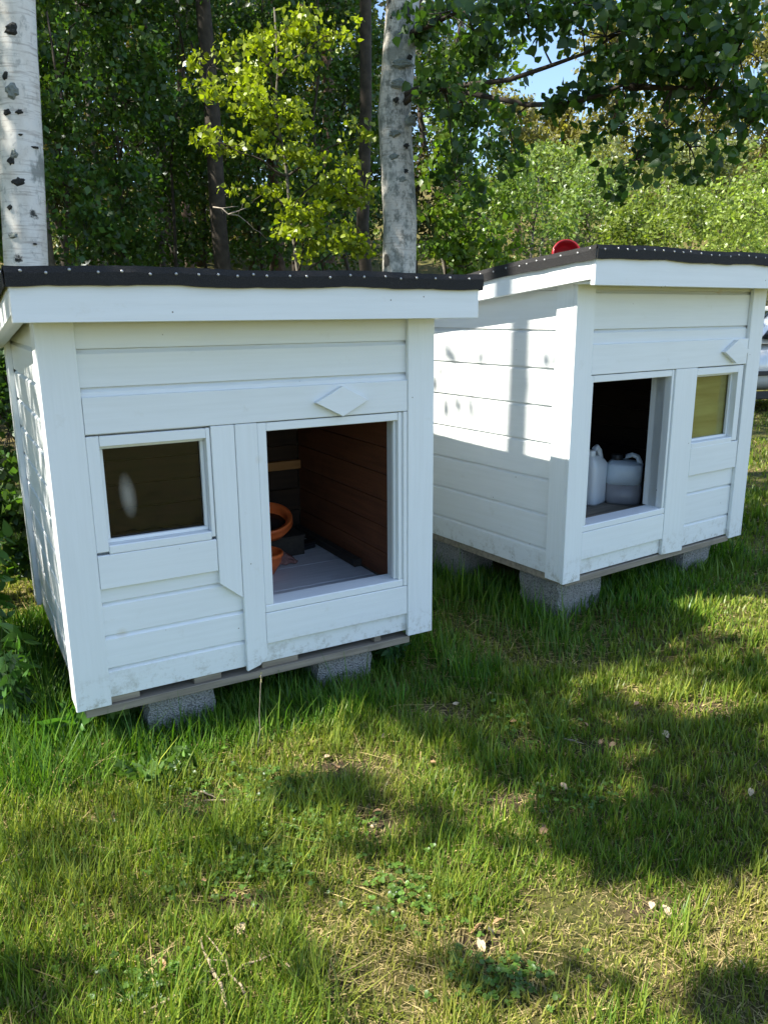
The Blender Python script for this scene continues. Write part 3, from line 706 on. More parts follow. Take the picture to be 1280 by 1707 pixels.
# ================================================================== foliage
def leaf_mesh(name, P, size, tint, var=.25, droop=.3, aspect=.72, yellow=0.0, fine=False):
    """kite leaves folded on the midrib; P points, size scalar or array, tint rgb or (n,3)"""
    n = len(P); size = np.broadcast_to(np.asarray(size, float), (n,))*rng.uniform(.5, 1.4, n)
    d = rng.normal(size=(n, 3)); d[:, 2] -= droop; d /= np.linalg.norm(d, axis=1)[:, None]
    r_ = rng.normal(size=(n, 3)); r_[:, 2] *= .6; s = np.cross(d, r_); s /= np.linalg.norm(s, axis=1)[:, None]+1e-9
    nn = np.cross(s, d); L = size[:, None]; w = L*aspect*.5
    fold = rng.uniform(-.1, .35, n)[:, None]
    if fine:
        curl = rng.uniform(-.12, .12, n)[:, None]*L
        V = np.stack([P, P+d*L*.22+s*w+nn*w*fold, P+d*L*.55+s*w*.82+nn*w*fold, P+d*L+nn*curl, P+d*L*.55-s*w*.82+nn*w*fold, P+d*L*.22-s*w+nn*w*fold, P+d*L*.5], 1).reshape(-1, 3)
        i = np.arange(n)*7; T = np.concatenate([np.stack([i+6, i+a, i+(a+1) % 6], 1) for a in range(6)]); nvl = 7
    else:
        V = np.stack([P, P+d*L*.42+s*w+nn*w*fold, P+d*L, P+d*L*.42-s*w+nn*w*fold], 1).reshape(-1, 3)
        i = np.arange(n)*4; nvl = 4
        T = np.concatenate([np.stack([i, i+1, i+2], 1), np.stack([i, i+2, i+3], 1)])
    tint = np.broadcast_to(np.asarray(tint, float), (n, 3))
    b_ = np.exp(rng.normal(0, var, n))[:, None]; col = tint*b_
    y = rng.uniform(0, 1, n)[:, None]*yellow; col = col*(1-y)+np.array([.20, .19, .02])*y
    return tri_mesh(name, V, T, np.repeat(np.clip(col, 0, .8), nvl, 0))
def clumps(center, radii, n, k=None, tight=.22):
    """leaf points in k sub-clumps spread through an ellipsoid"""
    k = k or max(6, n//45); c = rng.normal(size=(k, 3)); c /= np.linalg.norm(c, axis=1)[:, None]
    c *= (rng.uniform(.15, 1, k)**.5)[:, None]
    w = rng.uniform(.3, 1.7, k); idx = rng.choice(k, n, p=w/w.sum())
    p = c[idx]+rng.normal(0, tight, (n, 3))*np.array([1, 1, .75])
    return np.asarray(center)+p*np.asarray(radii), np.asarray(center)+c*np.asarray(radii)

# sunlit places kept open in the canopy: (point, radius)
OPEN = [(hpt(H2L, H2Y, 0, .45, .95), .62), (hpt(H2L, H2Y, 0, .1, .8), .30),
        (at(440, 190, 6.8), .75), (at(560, 340, 6.8), .5), (at(500, 60, 6.8), .4), (at(760, 340, 7.2), .45), (at(820, 90, 6.3), .35),
        (at(880, 330, 12.5), 1.3), (at(975, 330, 14), 1.3), (at(1065, 360, 13), 1.3), (at(1150, 340, 14.5), 1.3), (at(1235, 350, 12.5), 1.4), (at(1290, 280, 15), 1.4), (at(920, 260, 19), 1.6), (at(1050, 250, 21), 2.2), (at(1180, 260, 21), 2.0)]
def sun_open(P):
    keep = np.ones(len(P), bool)
    for q, r in OPEN:
        d = P-q; t = d@S; dist = np.linalg.norm(d-t[:, None]*S, axis=1); keep &= ~((dist < r) & (t > .9))
    G = P-S*(P[:, 2]/S[2])[:, None]
    lawn = (G[:, 0] > -2.2) & (G[:, 0] < 5.5) & (G[:, 1] > 0) & (G[:, 1] < 2.95+.25*np.clip(G[:, 0], -1, 6))
    return keep & ~lawn

def trunk_part(o, pts, rad, mat, sides=12, wob=.05):
    base = np.asarray(o.location); t = Tubes(); t.add([np.asarray(p)-base for p in pts], rad, sides, wob); return t.build('trunk', mat, o)
def spline(p0, p1, n, sag=0, wig=.0):
    p0, p1 = np.asarray(p0, float), np.asarray(p1, float); L = np.linalg.norm(p1-p0); out = []
    for i in range(n+1):
        t = i/n; q = p0*(1-t)+p1*t; q = q+np.array([0, 0, 1])*sag*L*4*t*(1-t)
        if 0 < i < n: q = q+rng.normal(0, wig*L, 3)
        out.append(q)
    return out

def tree(name, base, top, r0, r1, bark, blobs, leaf, tint, label, cat='tree', group=None, var=.25, opened=True, yellow=0.0, limb=.02, bend=.01, twig_mat=None, path=None, aspect=.72, n_seg=10, fine=False, shade_leaves=None, mains=()):
    """blobs: (center, radii, leaf count). leaf: size. One thing: trunk, branches, crown."""
    bz = float(gz(base[0], base[1])); o = empty(name, (base[0], base[1], bz-.03), 0, label=label, cat=cat, group=group)
    b0 = np.array([base[0], base[1], bz-.05]); top = np.asarray(top, float)
    pts = [np.asarray(q, float) for q in path] if path else spline(b0, top, n_seg, 0, bend); n_seg = len(pts)-1
    rad = [r0+(r1-r0)*(q[2]-pts[0][2])/(pts[-1][2]-pts[0][2]) for q in pts]; rad[0] *= 1.35
    trunk_part(o, pts, rad, bark)
    br = Tubes(); P = []; ob = np.asarray(o.location); hang = []
    for ml in mains:
        k_ = len(ml); br.add([np.asarray(q)-ob for q in ml], [limb*1.25*(1-.85*i/(k_-1)) for i in range(k_)], 6); hang += [np.asarray(q) for q in ml[2:]]
    for c, rr, n in blobs:
        pp, cc = clumps(c, rr, n)
        # limb from the trunk to the blob
        zt = np.clip(c[2]-.35*np.hypot(c[0]-top[0], c[1]-top[1])-.1, b0[2]+.3, top[2])
        t = (zt-b0[2])/(top[2]-b0[2]); k = min(int(t*n_seg), n_seg-1); fr_ = t*n_seg-k; st = pts[k]*(1-fr_)+pts[k+1]*fr_
        if hang:
            hb = min(hang, key=lambda q: np.linalg.norm(q-c))
            if np.linalg.norm(hb-c) < 1.3: st = hb; limb_ = limb*.35
            else: limb_ = limb
        else: limb_ = limb
        br.add([q-ob for q in spline(st, c, 5, .06, .02)], [limb_, limb_*.8, limb_*.65, limb_*.5, limb_*.4, limb_*.3], 5)
        for q in cc[rng.permutation(len(cc))[:min(len(cc), 26)]]:
            br.add([w_-ob for w_ in spline(c, q, 3, .03, .04)], [limb*.3, limb*.22, limb*.15, limb*.08], 3)
        P.append(pp)
    if br.V: br.build('branches', twig_mat or bark, o, kind='stuff')
    if P:
        P = np.concatenate(P)
        if opened: P = P[sun_open(P)]
        if shade_leaves is not None: P = np.concatenate([P, shade_leaves])
        if len(P):
            obj('crown', leaf_mesh('crown', P-ob, leaf, tint, var, yellow=yellow, aspect=aspect, fine=fine), 'leaf', o, kind='stuff')
    return o

G_DARK = (.045, .105, .018); G_MID = (.065, .135, .020); G_LIT = (.115, .175, .022); G_OLIVE = (.115, .135, .032); G_WILLOW = (.125, .175, .045); G_PINE = (.060, .085, .030)

# ---- the two big birches in view
b1 = at(44, 440, 4.05); t1 = at(23, 0, 4.05); up = (t1-b1)/(t1[2]-b1[2])
bl = np.array([-.418*4.05, 4.05, 0]); tl = b1+up*(9.0-b1[2])
path1 = [(bl[0], bl[1], gz(bl[0], bl[1])-.05), (bl[0]-.006, bl[1], .5), (b1[0]+.012, b1[1], 1.1)]+[b1+up*(z_-b1[2]) for z_ in (1.7, 2.2, 2.7, 3.3, 4.2, 5.2, 6.2, 7.2, 8.2, 9.0)]
lb = tree('birch_tree', (bl[0], bl[1]), tl, .112, .055, 'birch_bark_clean',
     [(tl+np.array([-1.2, -.2, -2.0]), (1.6, 1.4, 1.4), 2600), (tl+np.array([.2, .6, -1]), (1.5, 1.5, 1.3), 2600), (tl+np.array([.3, 0, .6]), (1.3, 1.3, 1.2), 2000)],
     .085, G_MID, 'pale smooth birch trunk at the left behind the near dog house', group='birches standing behind the dog houses', bend=.002, n_seg=14, limb=.03, path=path1)
b2 = at(664, 455, 5.75); t2 = at(671, 0, 5.75); up = (t2-b2)/(t2[2]-b2[2])
bl2 = b2-up*(b2[2]-.1); tl2 = b2+up*(11.0-b2[2])
branch_blobs = []
for x, y, Y, rx, ry, n in ((880, 25, 5.0, 85, 35, 200), (1010, 60, 4.8, 100, 70, 480), (1120, 60, 4.6, 110, 75, 560), (1230, 80, 4.5, 90, 90, 480), (1060, 150, 4.7, 110, 45, 300),
                           (1170, 165, 4.6, 100, 45, 260), (950, 170, 4.9, 50, 35, 110), (1060, 265, 4.7, 30, 72, 170), (1040, 210, 4.7, 40, 40, 90), (1150, 245, 4.6, 34, 55, 110), (1110, 215, 4.65, 30, 30, 50), (1240, 215, 4.5, 40, 40, 90), (790, 50, 5.3, 80, 60, 420), (770, 170, 5.5, 70, 60, 380),
                           (850, 215, 5.3, 45, 55, 150), (740, 20, 5.4, 70, 45, 260), (960, 5, 4.9, 150, 25, 240), (1150, 0, 4.6, 140, 25, 240), (760, 300, 5.7, 55, 55, 240)):
    s_ = Y/F_PX; branch_blobs.append((at(x, y, Y), (rx*s_, .45, ry*s_), n))
mains = [[at(668, 175, 5.72), at(700, 150, 5.62), at(740, 146, 5.5), at(800, 158, 5.3), at(880, 174, 5.05), at(950, 172, 4.9), at(1000, 158, 4.8), at(1040, 140, 4.75), at(1075, 95, 4.7), at(1110, 55, 4.65), at(1150, 15, 4.6)],
         [at(668, 160, 5.72), at(700, 146, 5.62), at(760, 143, 5.45), at(850, 132, 5.15), at(920, 108, 5.0), at(975, 88, 4.9), at(1040, 50, 4.8), at(1100, 5, 4.7)],
         [at(1040, 140, 4.75), at(1060, 144, 4.72), at(1120, 146, 4.65), at(1190, 146, 4.58), at(1250, 145, 4.5)],
         [at(672, 60, 5.72), at(720, 40, 5.55), at(770, 15, 5.4), at(820, -20, 5.3)]]
cb = tree('birch_tree', (bl2[0], bl2[1]), tl2, .128, .055, 'birch_bark_rough', branch_blobs +
     [(tl2+np.array([-.9, -.4, -4.6]), (1.5, 1.3, 1.2), 2600), (tl2+np.array([.8, -.8, -4.4]), (1.7, 1.4, 1.1), 2800), (tl2+np.array([-.6, .2, -2.6]), (1.7, 1.6, 1.2), 2800), (tl2+np.array([.2, 0, -.8]), (1.5, 1.5, 1.3), 2400)],
     .053, (.05, .105, .022), 'grey patched birch trunk between the two dog houses', group='birches standing behind the dog houses', bend=.002, n_seg=16, limb=.018, twig_mat='bark_dark', opened=True, aspect=.85, fine=True, mains=mains)

# ---- dark scars and lichen patches on the two birch trunks
simple('bark_scar', (.022, .023, .020), .95, 0, .4, 40, .8); simple('bark_lichen', (.17, .19, .17), .95, 0, .35, 60, .6)
def scar(tree_o, Yc, axis, rad, px, py, w_, h_, mat):
    tr_ = next(c for c in tree_o.children if c.name.startswith('trunk')); ob = np.asarray(tree_o.location)
    zc = at(px, py, Yc)[2]; b_, u_ = axis; Xc = b_[0]+u_[0]*(zc-b_[2]); r_ = rad(zc)*1.01
    def P(x, y, lift):
        q = at(x, y, Yc-r_*.7); dx = np.clip(q[0]-Xc, -r_*.97, r_*.97); rr = r_+lift; return np.array([Xc+dx*(rr/r_), Yc-math.sqrt(max(r_*r_-dx*dx, 0))*(rr/r_), q[2]])-ob
    n = 14; V = [P(px, py, .007)]; ph = rng.uniform(.55, 1.15, n)
    for k in range(n): a = 2*math.pi*k/n; V.append(P(px+w_*.3*math.cos(a)*ph[k], py+h_*.3*math.sin(a)*ph[k], .006+.004*rng.uniform()))
    for k in range(n): a = 2*math.pi*k/n; V.append(P(px+w_*.5*math.cos(a)*ph[k], py+h_*.5*math.sin(a)*ph[k], -.003))
    F = [(0, 1+k, 1+(k+1) % n) for k in range(n)]+[(1+k, 1+n+k, 1+n+(k+1) % n, 1+(k+1) % n) for k in range(n)]
    obj('bark_scar' if mat == 'bark_scar' else 'lichen_patch', mesh('scar', V, F, False), mat, tr_)
ax1 = (b1, (t1-b1)/(t1[2]-b1[2])); ax2 = (b2, (t2-b2)/(t2[2]-b2[2]))
r1f = lambda z: .112+(.055-.112)*(z+.05)/9.05; r2f = lambda z: .128+(.055-.128)*z/11
for a in ((22, 51, 24, 26), (13, 129, 15, 17), (16, 189, 14, 14), (35, 187, 12, 10), (23, 270, 17, 14), (36, 303, 26, 17), (20, 346, 10, 10), (55, 243, 8, 5), (58, 406, 5, 4), (33, 433, 9, 8), (38, 225, 8, 4)): scar(lb, 4.05, ax1, r1f, *a, 'bark_scar')
for a in ((25, 154, 28, 30), (25, 393, 18, 14), (28, 258, 14, 20)): scar(lb, 4.05, ax1, r1f, *a, 'bark_lichen')
for a in ((680, 32, 14, 12), (655, 29, 12, 12), (683, 96, 10, 12), (660, 167, 11, 12), (678, 243, 11, 11), (677, 285, 9, 9), (650, 286, 8, 8), (651, 308, 8, 13), (666, 328, 9, 9), (659, 354, 8, 10), (673, 416, 15, 11), (645, 85, 9, 44)): scar(cb, 5.75, ax2, r2f, *a, 'bark_scar')
for a in ((669, 107, 46, 18), (686, 198, 24, 26), (659, 223, 28, 14), (664, 140, 34, 16), (655, 262, 26, 14), (668, 300, 30, 12), (655, 372, 34, 16), (676, 385, 24, 22), (662, 60, 20, 24), (652, 400, 20, 16), (684, 330, 16, 30)): scar(cb, 5.75, ax2, r2f, *a, 'bark_lichen')

# ---- unseen birches left of the picture; leaves added up-sun to shape the dapple
def up_sun(Q, z0, z1):
    t = (rng.uniform(z0, z1, len(Q))-Q[:, 2])/S[2]; return Q+S*t[:, None]
def shade_px(px, py, rx, ry, n, z0, z1):
    out = []; k = max(3, n//5)
    th = rng.uniform(0, 2*math.pi, k); rr = np.sqrt(rng.uniform(0, 1, k)); cx = px+rx*rr*np.cos(th); cy = py+ry*rr*np.sin(th)
    idx = rng.integers(0, k, n)
    for i in idx:
        g = gpix(cx[i]+rng.normal(0, rx*.12), cy[i]+rng.normal(0, ry*.12)); out.append((g[0], g[1], float(gz(*g))))
    return up_sun(np.array(out), z0, z1)
def shade_region(n, z0, z1, polys, holes, thr):
    out = []
    while len(out) < n:
        px, py = rng.uniform(480, 1330), rng.uniform(960, 1480)
        if not any((px-a)**2/c**2+(py-b_)**2/d**2 < 1 for a, b_, c, d in polys): continue
        if any((px-a)**2/c**2+(py-b_)**2/d**2 < rng.uniform(.6, 1.25) for a, b_, c, d in holes): continue
        g = gpix(px, py); v = float(vnoise(np.array([g[0]]), np.array([g[1]]), 6.0, 9)[0])*.6+float(vnoise(np.array([g[0]]), np.array([g[1]]), 14.0, 10)[0])*.4
        if v < thr: continue
        out.append((g[0], g[1], float(gz(*g))))
    return up_sun(np.array(out), z0, z1)
def vnoise(x, y, f, seed):
    r = np.random.default_rng(seed); t = r.uniform(0, 1, (64, 64)); X, Y = x*f+50, y*f+50
    i, j = np.floor(X).astype(int), np.floor(Y).astype(int); a, b_ = sstep(X-i), sstep(Y-j)
    g = lambda p, q: t[p % 64, q % 64]
    return (g(i, j)*(1-a)+g(i+1, j)*a)*(1-b_)+(g(i, j+1)*(1-a)+g(i+1, j+1)*a)*b_
HOLES = [(1190, 1172, 75, 28), (1225, 1035, 75, 26), (855, 1335, 62, 24), (620, 1268, 95, 26), (1055, 1322, 50, 22), (1040, 1385, 34, 18), (940, 1300, 34, 14), (765, 1310, 30, 14)]
sh_main = shade_region(3300, 4.6, 6.6, [(980, 1150, 330, 130), (1060, 1290, 260, 95), (760, 1215, 160, 60), (960, 1385, 120, 50), (1200, 1370, 130, 75)], HOLES, .40)
sh_soft = shade_region(420, 4.4, 6.4, [(700, 1380, 180, 50), (1100, 1440, 170, 30), (560, 1330, 90, 40)], HOLES, .5)
SH2 = [(290, 1372, 120, 30, 40), (70, 1640, 110, 60, 90), (1235, 1665, 75, 50, 190), (400, 1480, 150, 60, 50), (900, 1650, 160, 40, 50), (640, 1600, 160, 60, 45), (120, 1440, 110, 40, 40)]
e1 = np.concatenate([sh_main, sh_soft]); e2 = np.concatenate([shade_px(*a, 3.8, 5.4) for a in SH2])
# shade on the left wall of the near house and a few leaf shadows on the far one
q = np.array([hpt(H1L, H1Y, 0, rng.uniform(.12, 1.25), rng.uniform(.05, 1.3)) for _ in range(1500)]+[hpt(H1L, H1Y, rng.uniform(-.7, -.05), rng.uniform(.3, 1.7), rng.uniform(-.1, 1.2)) for _ in range(900)]); eh = up_sun(q, 4.2, 6.0)
q = np.concatenate([np.array([hpt(H2L, H2Y, 0, c[0]+rng.normal(0, .035), c[1]+rng.normal(0, .06)) for _ in range(c[2])]) for c in ((.80, .98, 5), (.62, .95, 5), (.70, .78, 8), (.86, .86, 6), (.16, .95, 7), (.12, 1.08, 9), (.22, .84, 4), (.75, 1.06, 4))]); eh2 = up_sun(q, 5.0, 6.0)
q = np.concatenate([np.array([(b1[0]+rng.uniform(-.12, .12), 4.0, rng.uniform(1.3, 3.1)) for _ in range(330)]), np.array([(b2[0]+rng.uniform(-.15, .15), 5.65, rng.uniform(1.4, 3.6)) for _ in range(520)])]); eh3 = up_sun(q, 5.0, 7.2)
wp = hpt(H2L, H2Y, 0, .362, 0); T1 = np.array([wp[0]-math.cos(SUN_TRAVEL)*4.3, wp[1]-math.sin(SUN_TRAVEL)*4.3])
def limbs_to(o, trunk_xy, E, r=.018, k=10):  # limbs added to reach the leaves placed for shade
    br = Tubes(); ob = np.asarray(o.location)
    sel = E[rng.permutation(len(E))[:k]]
    for q in sel:
        st = np.array([trunk_xy[0], trunk_xy[1], max(1.5, q[2]-.8)]); br.add([a-ob for a in spline(st, q, 5, .05, .02)], [r, r*.8, r*.6, r*.45, r*.3, r*.15], 4)
    br.build('limbs', 'bark_dark', o)
o = tree('birch_tree', tuple(T1), (T1[0], T1[1], 10.5), .125, .035, 'birch_bark_clean',
     [((T1[0]-.7, T1[1]+.2, 6.6), (1.3, 1.3, 1.0), 2200), ((T1[0]+.3, T1[1]+.5, 8.2), (1.2, 1.2, 1.0), 2000), ((T1[0], T1[1], 9.8), (1.0, 1.0, .9), 1500)],
     .075, G_MID, 'birch outside the left edge of the picture whose crown is shaped to shade the lawn', bend=.001, n_seg=14, shade_leaves=np.concatenate([e1, eh, eh2, eh3]))
limbs_to(o, T1, np.concatenate([e1, eh]), k=14)
T2 = np.array([-4.6, -1.3])
o = tree('birch_tree', tuple(T2), (T2[0]-.2, T2[1], 9.5), .12, .03, 'birch_bark_clean',
     [((T2[0]-.8, T2[1], 6.0), (1.3, 1.3, 1.0), 2000), ((T2[0], T2[1]+.3, 7.6), (1.2, 1.2, 1.0), 1800), ((T2[0]-.2, T2[1], 9.0), (1.0, 1.0, .9), 1500)],
     .075, G_MID, 'unseen birch left of the camera with leaves added to shade the lawn', bend=.002, n_seg=12, shade_leaves=e2)
limbs_to(o, T2, e2, k=10)

# ---- forest behind the near house: trunks with high crowns
def tall(px, py, Y, wpx, bark, label, h, blobs, tint, leaf=.13, name='pine_tree', cat='pine', lean=None, group=None):
    p = at(px, py, Y); r = wpx*Y/F_PX/2; g = float(gz(p[0], p[1])); top = np.array([p[0]+(lean or 0), p[1], h])
    bl_ = [(np.array([p[0]+a, p[1]+b_, z]), rr, n) for a, b_, z, rr, n in blobs]
    return tree(name, (p[0], p[1]), top, r*1.15, r*.4, bark, bl_, leaf, tint, label, cat, group, bend=.0022, limb=.035)
big = lambda n, s=1.9: [(-1.0, 0, 6.6, (s, s, 1.2), n), (.8, .5, 7.4, (s, s, 1.1), n), (-.4, -.3, 9.0, (s, s, 1.2), n), (.2, .2, 10.6, (s*.8, s*.8, 1), n//2)]
FG = 'tall forest trees behind the near dog house'
tall(375, 440, 9.0, 26, 'bark_dark', 'dark straight pine trunk behind the near house, left of its neighbour', 11.5, big(950), G_PINE, group=FG, lean=-.15)
tall(460, 440, 11.0, 22, 'bark_pine', 'reddish brown pine trunk seen behind the sunlit yellow leaves', 13, big(950, 2.2), G_PINE, group=FG, lean=.1)
tall(612, 440, 8.2, 20, 'bark_dark', 'dark trunk standing just left of the grey patched birch', 11, big(950), G_DARK, name='alder_tree', cat='tree', group=FG)
tall(88, 440, 8.5, 10, 'bark_grey', 'thin grey trunk close beside the smooth left birch', 9, big(950), G_DARK, name='rowan_tree', cat='tree', group=FG)
tall(172, 440, 9.5, 11, 'bark_grey', 'thin pale trunk in the dark wood left of centre', 9.5, big(950), G_DARK, name='rowan_tree', cat='tree', group=FG)
tall(268, 440, 12.0, 14, 'bark_dark', 'thin dark trunk deep in the wood above the near roof', 10.5, big(950, 2.1), G_DARK, name='alder_tree', cat='tree', group=FG)
tall(318, 440, 14.0, 16, 'bark_pine', 'slim brown pine trunk far back in the wood', 12, big(950, 2.2), G_PINE, group=FG)
tall(550, 440, 14.5, 20, 'bark_pine', 'brown pine trunk far back, between the yellow leaves and grey birch', 12.5, big(950, 2.2), G_PINE, group=FG)
for i, (x, y) in enumerate(((-5.6, 6.4), (-7.6, 9.2), (-5.2, 11.0), (-9.5, 6.0), (-8.5, 13.0), (-7.0, 4.2))):
    tree('spruce_tree', (x, y), (x, y, 12), .16, .03, 'bark_dark', [(np.array([x, y, z]), (1.9-z*.08, 1.9-z*.08, 1.1), 900) for z in (2.5, 4.2, 6.0, 7.8, 9.6, 11.2)], .15, (.04, .075, .022),
         'dense dark spruce at the left edge of the wood outside the picture', cat='spruce', group='spruces left of the picture', limb=.03)

# ---- leafy understory, one sapling per stem
def px_tree(name, px, base_Y, blobs, tint, leaf, label, cat='tree', group=None, bark='bark_dark', r=.03, var=.3, yellow=0.0, opened=True, aspect=.72, fine=False):
    bl_ = []
    for x, y, Y, rx, ry, n in blobs:
        k = Y/F_PX; bl_.append((at(x, y, Y), (rx*k, min(.9, (rx+ry)*.5*k), ry*k), n))
    p = at(px, 440, base_Y); topz = max(b[0][2] for b in bl_)+.2
    return tree(name, (p[0], p[1]), (p[0]+random.uniform(-.2, .2), p[1], topz), r, r*.3, bark, bl_, leaf, tint, label, cat, group, var=var, yellow=yellow, opened=opened, limb=.012, bend=.012, twig_mat='bark_dark', aspect=aspect, fine=fine)
UG = 'young leafy trees in the shaded wood'
cols = [(120, 8.0, 'left of the first thin trunk'), (205, 8.6, 'right of the thin pale trunk'), (285, 9.6, 'in the dark gap left of the dark pine'), (350, 10.6, 'around the foot of the dark pine'),
        (430, 10.2, 'between the two brown pines'), (520, 9.4, 'right of the reddish pine'), (585, 10.0, 'left of the grey patched birch'), (20, 9.2, 'at the left edge behind the smooth birch')]
for px, Y, where in cols:
    bl_ = []
    for y in (10, 85, 165, 245, 325, 400):
        bl_.append((px+rng.uniform(-25, 25), y+rng.uniform(-18, 18), Y+rng.uniform(-.7, 1.0), 62, 52, int(rng.uniform(560, 980))))
    px_tree('young_tree', px, Y, bl_, random.choice([(.05, .115, .018), (.04, .10, .018), (.06, .12, .02)]), .062, 'leafy dark green young tree '+where, group=UG, yellow=.15)
# the branch that stands in full sun
px_tree('sunlit_sapling', 500, 6.9, [(x, y, 6.8+rng.uniform(-.25, .25), rx, ry, n) for x, y, rx, ry, n in ((440, 110, 62, 38, 420), (405, 170, 70, 40, 480), (470, 175, 50, 40, 360), (385, 245, 55, 30, 300), (470, 50, 70, 36, 330), (475, 250, 60, 34, 380), (545, 292, 62, 26, 330), (520, 340, 48, 30, 300), (580, 325, 40, 24, 200), (510, 395, 50, 30, 330), (575, 405, 60, 32, 330), (440, 320, 50, 24, 150), (350, 110, 44, 30, 130), (540, 60, 60, 30, 180), (600, 230, 30, 40, 120))],
        (.235, .295, .018), .047, 'slender sapling with bright yellow green leaves in full sun', group=UG, bark='bark_grey', r=.022, var=.22, yellow=.15, fine=True, opened=False)
# leaves right of the grey birch
px_tree('alder_tree', 735, 7.6, [(760, 60, 7.4, 70, 60, 520), (740, 150, 7.6, 60, 60, 520), (790, 230, 7.4, 65, 60, 600), (745, 310, 7.4, 55, 60, 560), (800, 360, 7.3, 60, 60, 620), (740, 420, 7.3, 60, 40, 520), (840, 420, 7.5, 50, 40, 360), (830, 140, 7.4, 45, 60, 260)],
        (.10, .19, .022), .060, 'green alder directly right of the grey patched birch', group=UG, bark='bark_grey', r=.03, yellow=.35)
px_tree('elder_bush', -5, 4.5, [(5, 600, 4.5, 45, 70, 520), (15, 720, 4.3, 50, 70, 560), (22, 840, 4.1, 45, 70, 520), (-60, 660, 4.4, 60, 110, 700), (-50, 860, 4.0, 60, 110, 600), (45, 930, 4.1, 40, 60, 320)], (.04, .095, .018), .055, 'dark leafy bush in the shade against the left wall of the near house', 'bush', None, 'bark_dark', .02, .3, .1, opened=False)
# dead twigs
def twigs(name, px, py, Y, n, label):
    p = at(px, py, Y); o = empty(name, tuple(p), 0, label=label, cat='branch'); t = Tubes(); main = spline((0, 0, 0), (.42, .0, -.22), 5, .1, .03)
    t.add(main, [.009, .008, .007, .006, .004, .002], 5)
    for k in range(n):
        a = main[1+k % 4]; t.add(spline(a, a+np.array([rng.uniform(.0, .22), rng.uniform(-.1, .1), rng.uniform(-.18, .14)]), 3, .0, .05), [.005, .004, .003, .0015], 4)
    t.build('twig', 'dead_twig', o)

# ---- sunlit bushes and hillside trees on the right
BG = 'sunlit bushes right of the birch'
bushes = [(870, 345, 12.5, 95, 90, 2600, (.105, .165, .03), 'leafy bush behind the left end of the far roof'),
          (965, 345, 14.0, 90, 85, 2600, (.12, .175, .05), 'grey green willow bush behind the red bowl'),
          (1065, 375, 13.0, 80, 60, 2200, (.14, .185, .035), 'low yellow green bush above the middle of the far roof'),
          (1150, 345, 14.5, 75, 70, 2200, (.125, .17, .04), 'olive bush behind the hanging birch leaves'),
          (1235, 370, 12.5, 80, 75, 2600, (.16, .215, .045), 'bright light green bush at the right edge above the far roof'),
          (1290, 300, 15.0, 70, 80, 2200, (.15, .205, .05), 'tall pale green bush at the right picture edge'),
          (900, 275, 19.0, 70, 60, 2000, (.13, .18, .05), 'pale willow below the patch of blue sky'),
          (1000, 260, 22.0, 75, 60, 2200, (.15, .165, .06), 'straw tinted bush on the slope right of the sky patch'),
          (1100, 285, 20.0, 70, 55, 2000, (.13, .15, .055), 'brownish bush on the slope behind the hanging leaves'),
          (1200, 270, 21.0, 75, 60, 2000, (.11, .13, .05), 'dull olive bush high on the slope near the right edge')]
for x, y, Y, rx, ry, n, tint, lab in bushes:
    bl_ = [(x+rng.uniform(-.5, .5)*rx, y+rng.uniform(-.45, .55)*ry, Y+rng.uniform(-.8, .8), rx*.62, ry*.6, n//4) for _ in range(6)]+[(x+d*rx, y+.95*ry, Y+rng.uniform(-.5, .5), rx*.6, ry*.4, n//7) for d in (-.5, .5)]
    px_tree('willow_bush', x, Y, bl_, tuple(c*1.4 for c in tint), .0056*Y, lab, 'bush', BG, 'bark_grey', .05, .28, .15, opened=False, aspect=.5)
HG = 'trees on the hillside'
hillt = [(1010, 130, 30, 60, 130, 'pine on the hillside right of the sky patch'), (1090, 110, 33, 70, 150, 'pine on the hillside above the hanging leaves'), (1170, 120, 29, 70, 150, 'broad pine on the hillside near the right edge'),
         (1255, 110, 32, 70, 160, 'tall pine at the top right corner'), (940, 235, 36, 50, 50, 'low far tree below the sky patch'), (860, 240, 27, 60, 90, 'far tree left of the sky patch'), (1330, 130, 30, 70, 150, 'hillside pine just past the right edge')]
for x, y, Y, rx, ry, lab in hillt:
    bl_ = [(x+rng.uniform(-.35, .35)*rx, y+t*ry, Y+rng.uniform(-1, 1), rx*.75, ry*.36, 620) for t in (-.75, -.35, 0, .35, .7, .95)]
    px_tree('hillside_pine', x, Y, bl_, (.20, .185, .06), .0070*Y, lab, 'tree', HG, 'bark_pine', .12, .3, .1, opened=False, aspect=.45)
# dark trees closing the wood at the back
for i, (x, Y) in enumerate(((-20, 25), (75, 24.5), (160, 25), (250, 24), (335, 25.5), (420, 25), (495, 24), (-60, 17), (30, 20), (110, 18), (200, 21), (290, 19), (375, 22), (455, 19.5), (535, 22), (610, 19), (690, 21), (775, 20))):
    bl_ = [(x+rng.uniform(-30, 30), y, Y+rng.uniform(-1, 1), 66, 66, 1150) for y in (-40, 50, 130, 210, 290, 365)]
    px_tree('spruce_tree', x, Y, bl_, (.05, .085, .024) if i % 2 else (.095, .085, .035), .16, ['dark spruce closing the back of the wood', 'olive spruce closing the back of the wood'][(i+1) % 2], 'spruce', ['dark spruces at the back of the wood', 'olive spruces at the back of the wood'][(i+1) % 2], 'bark_dark', .11, .3, .1, aspect=.4)

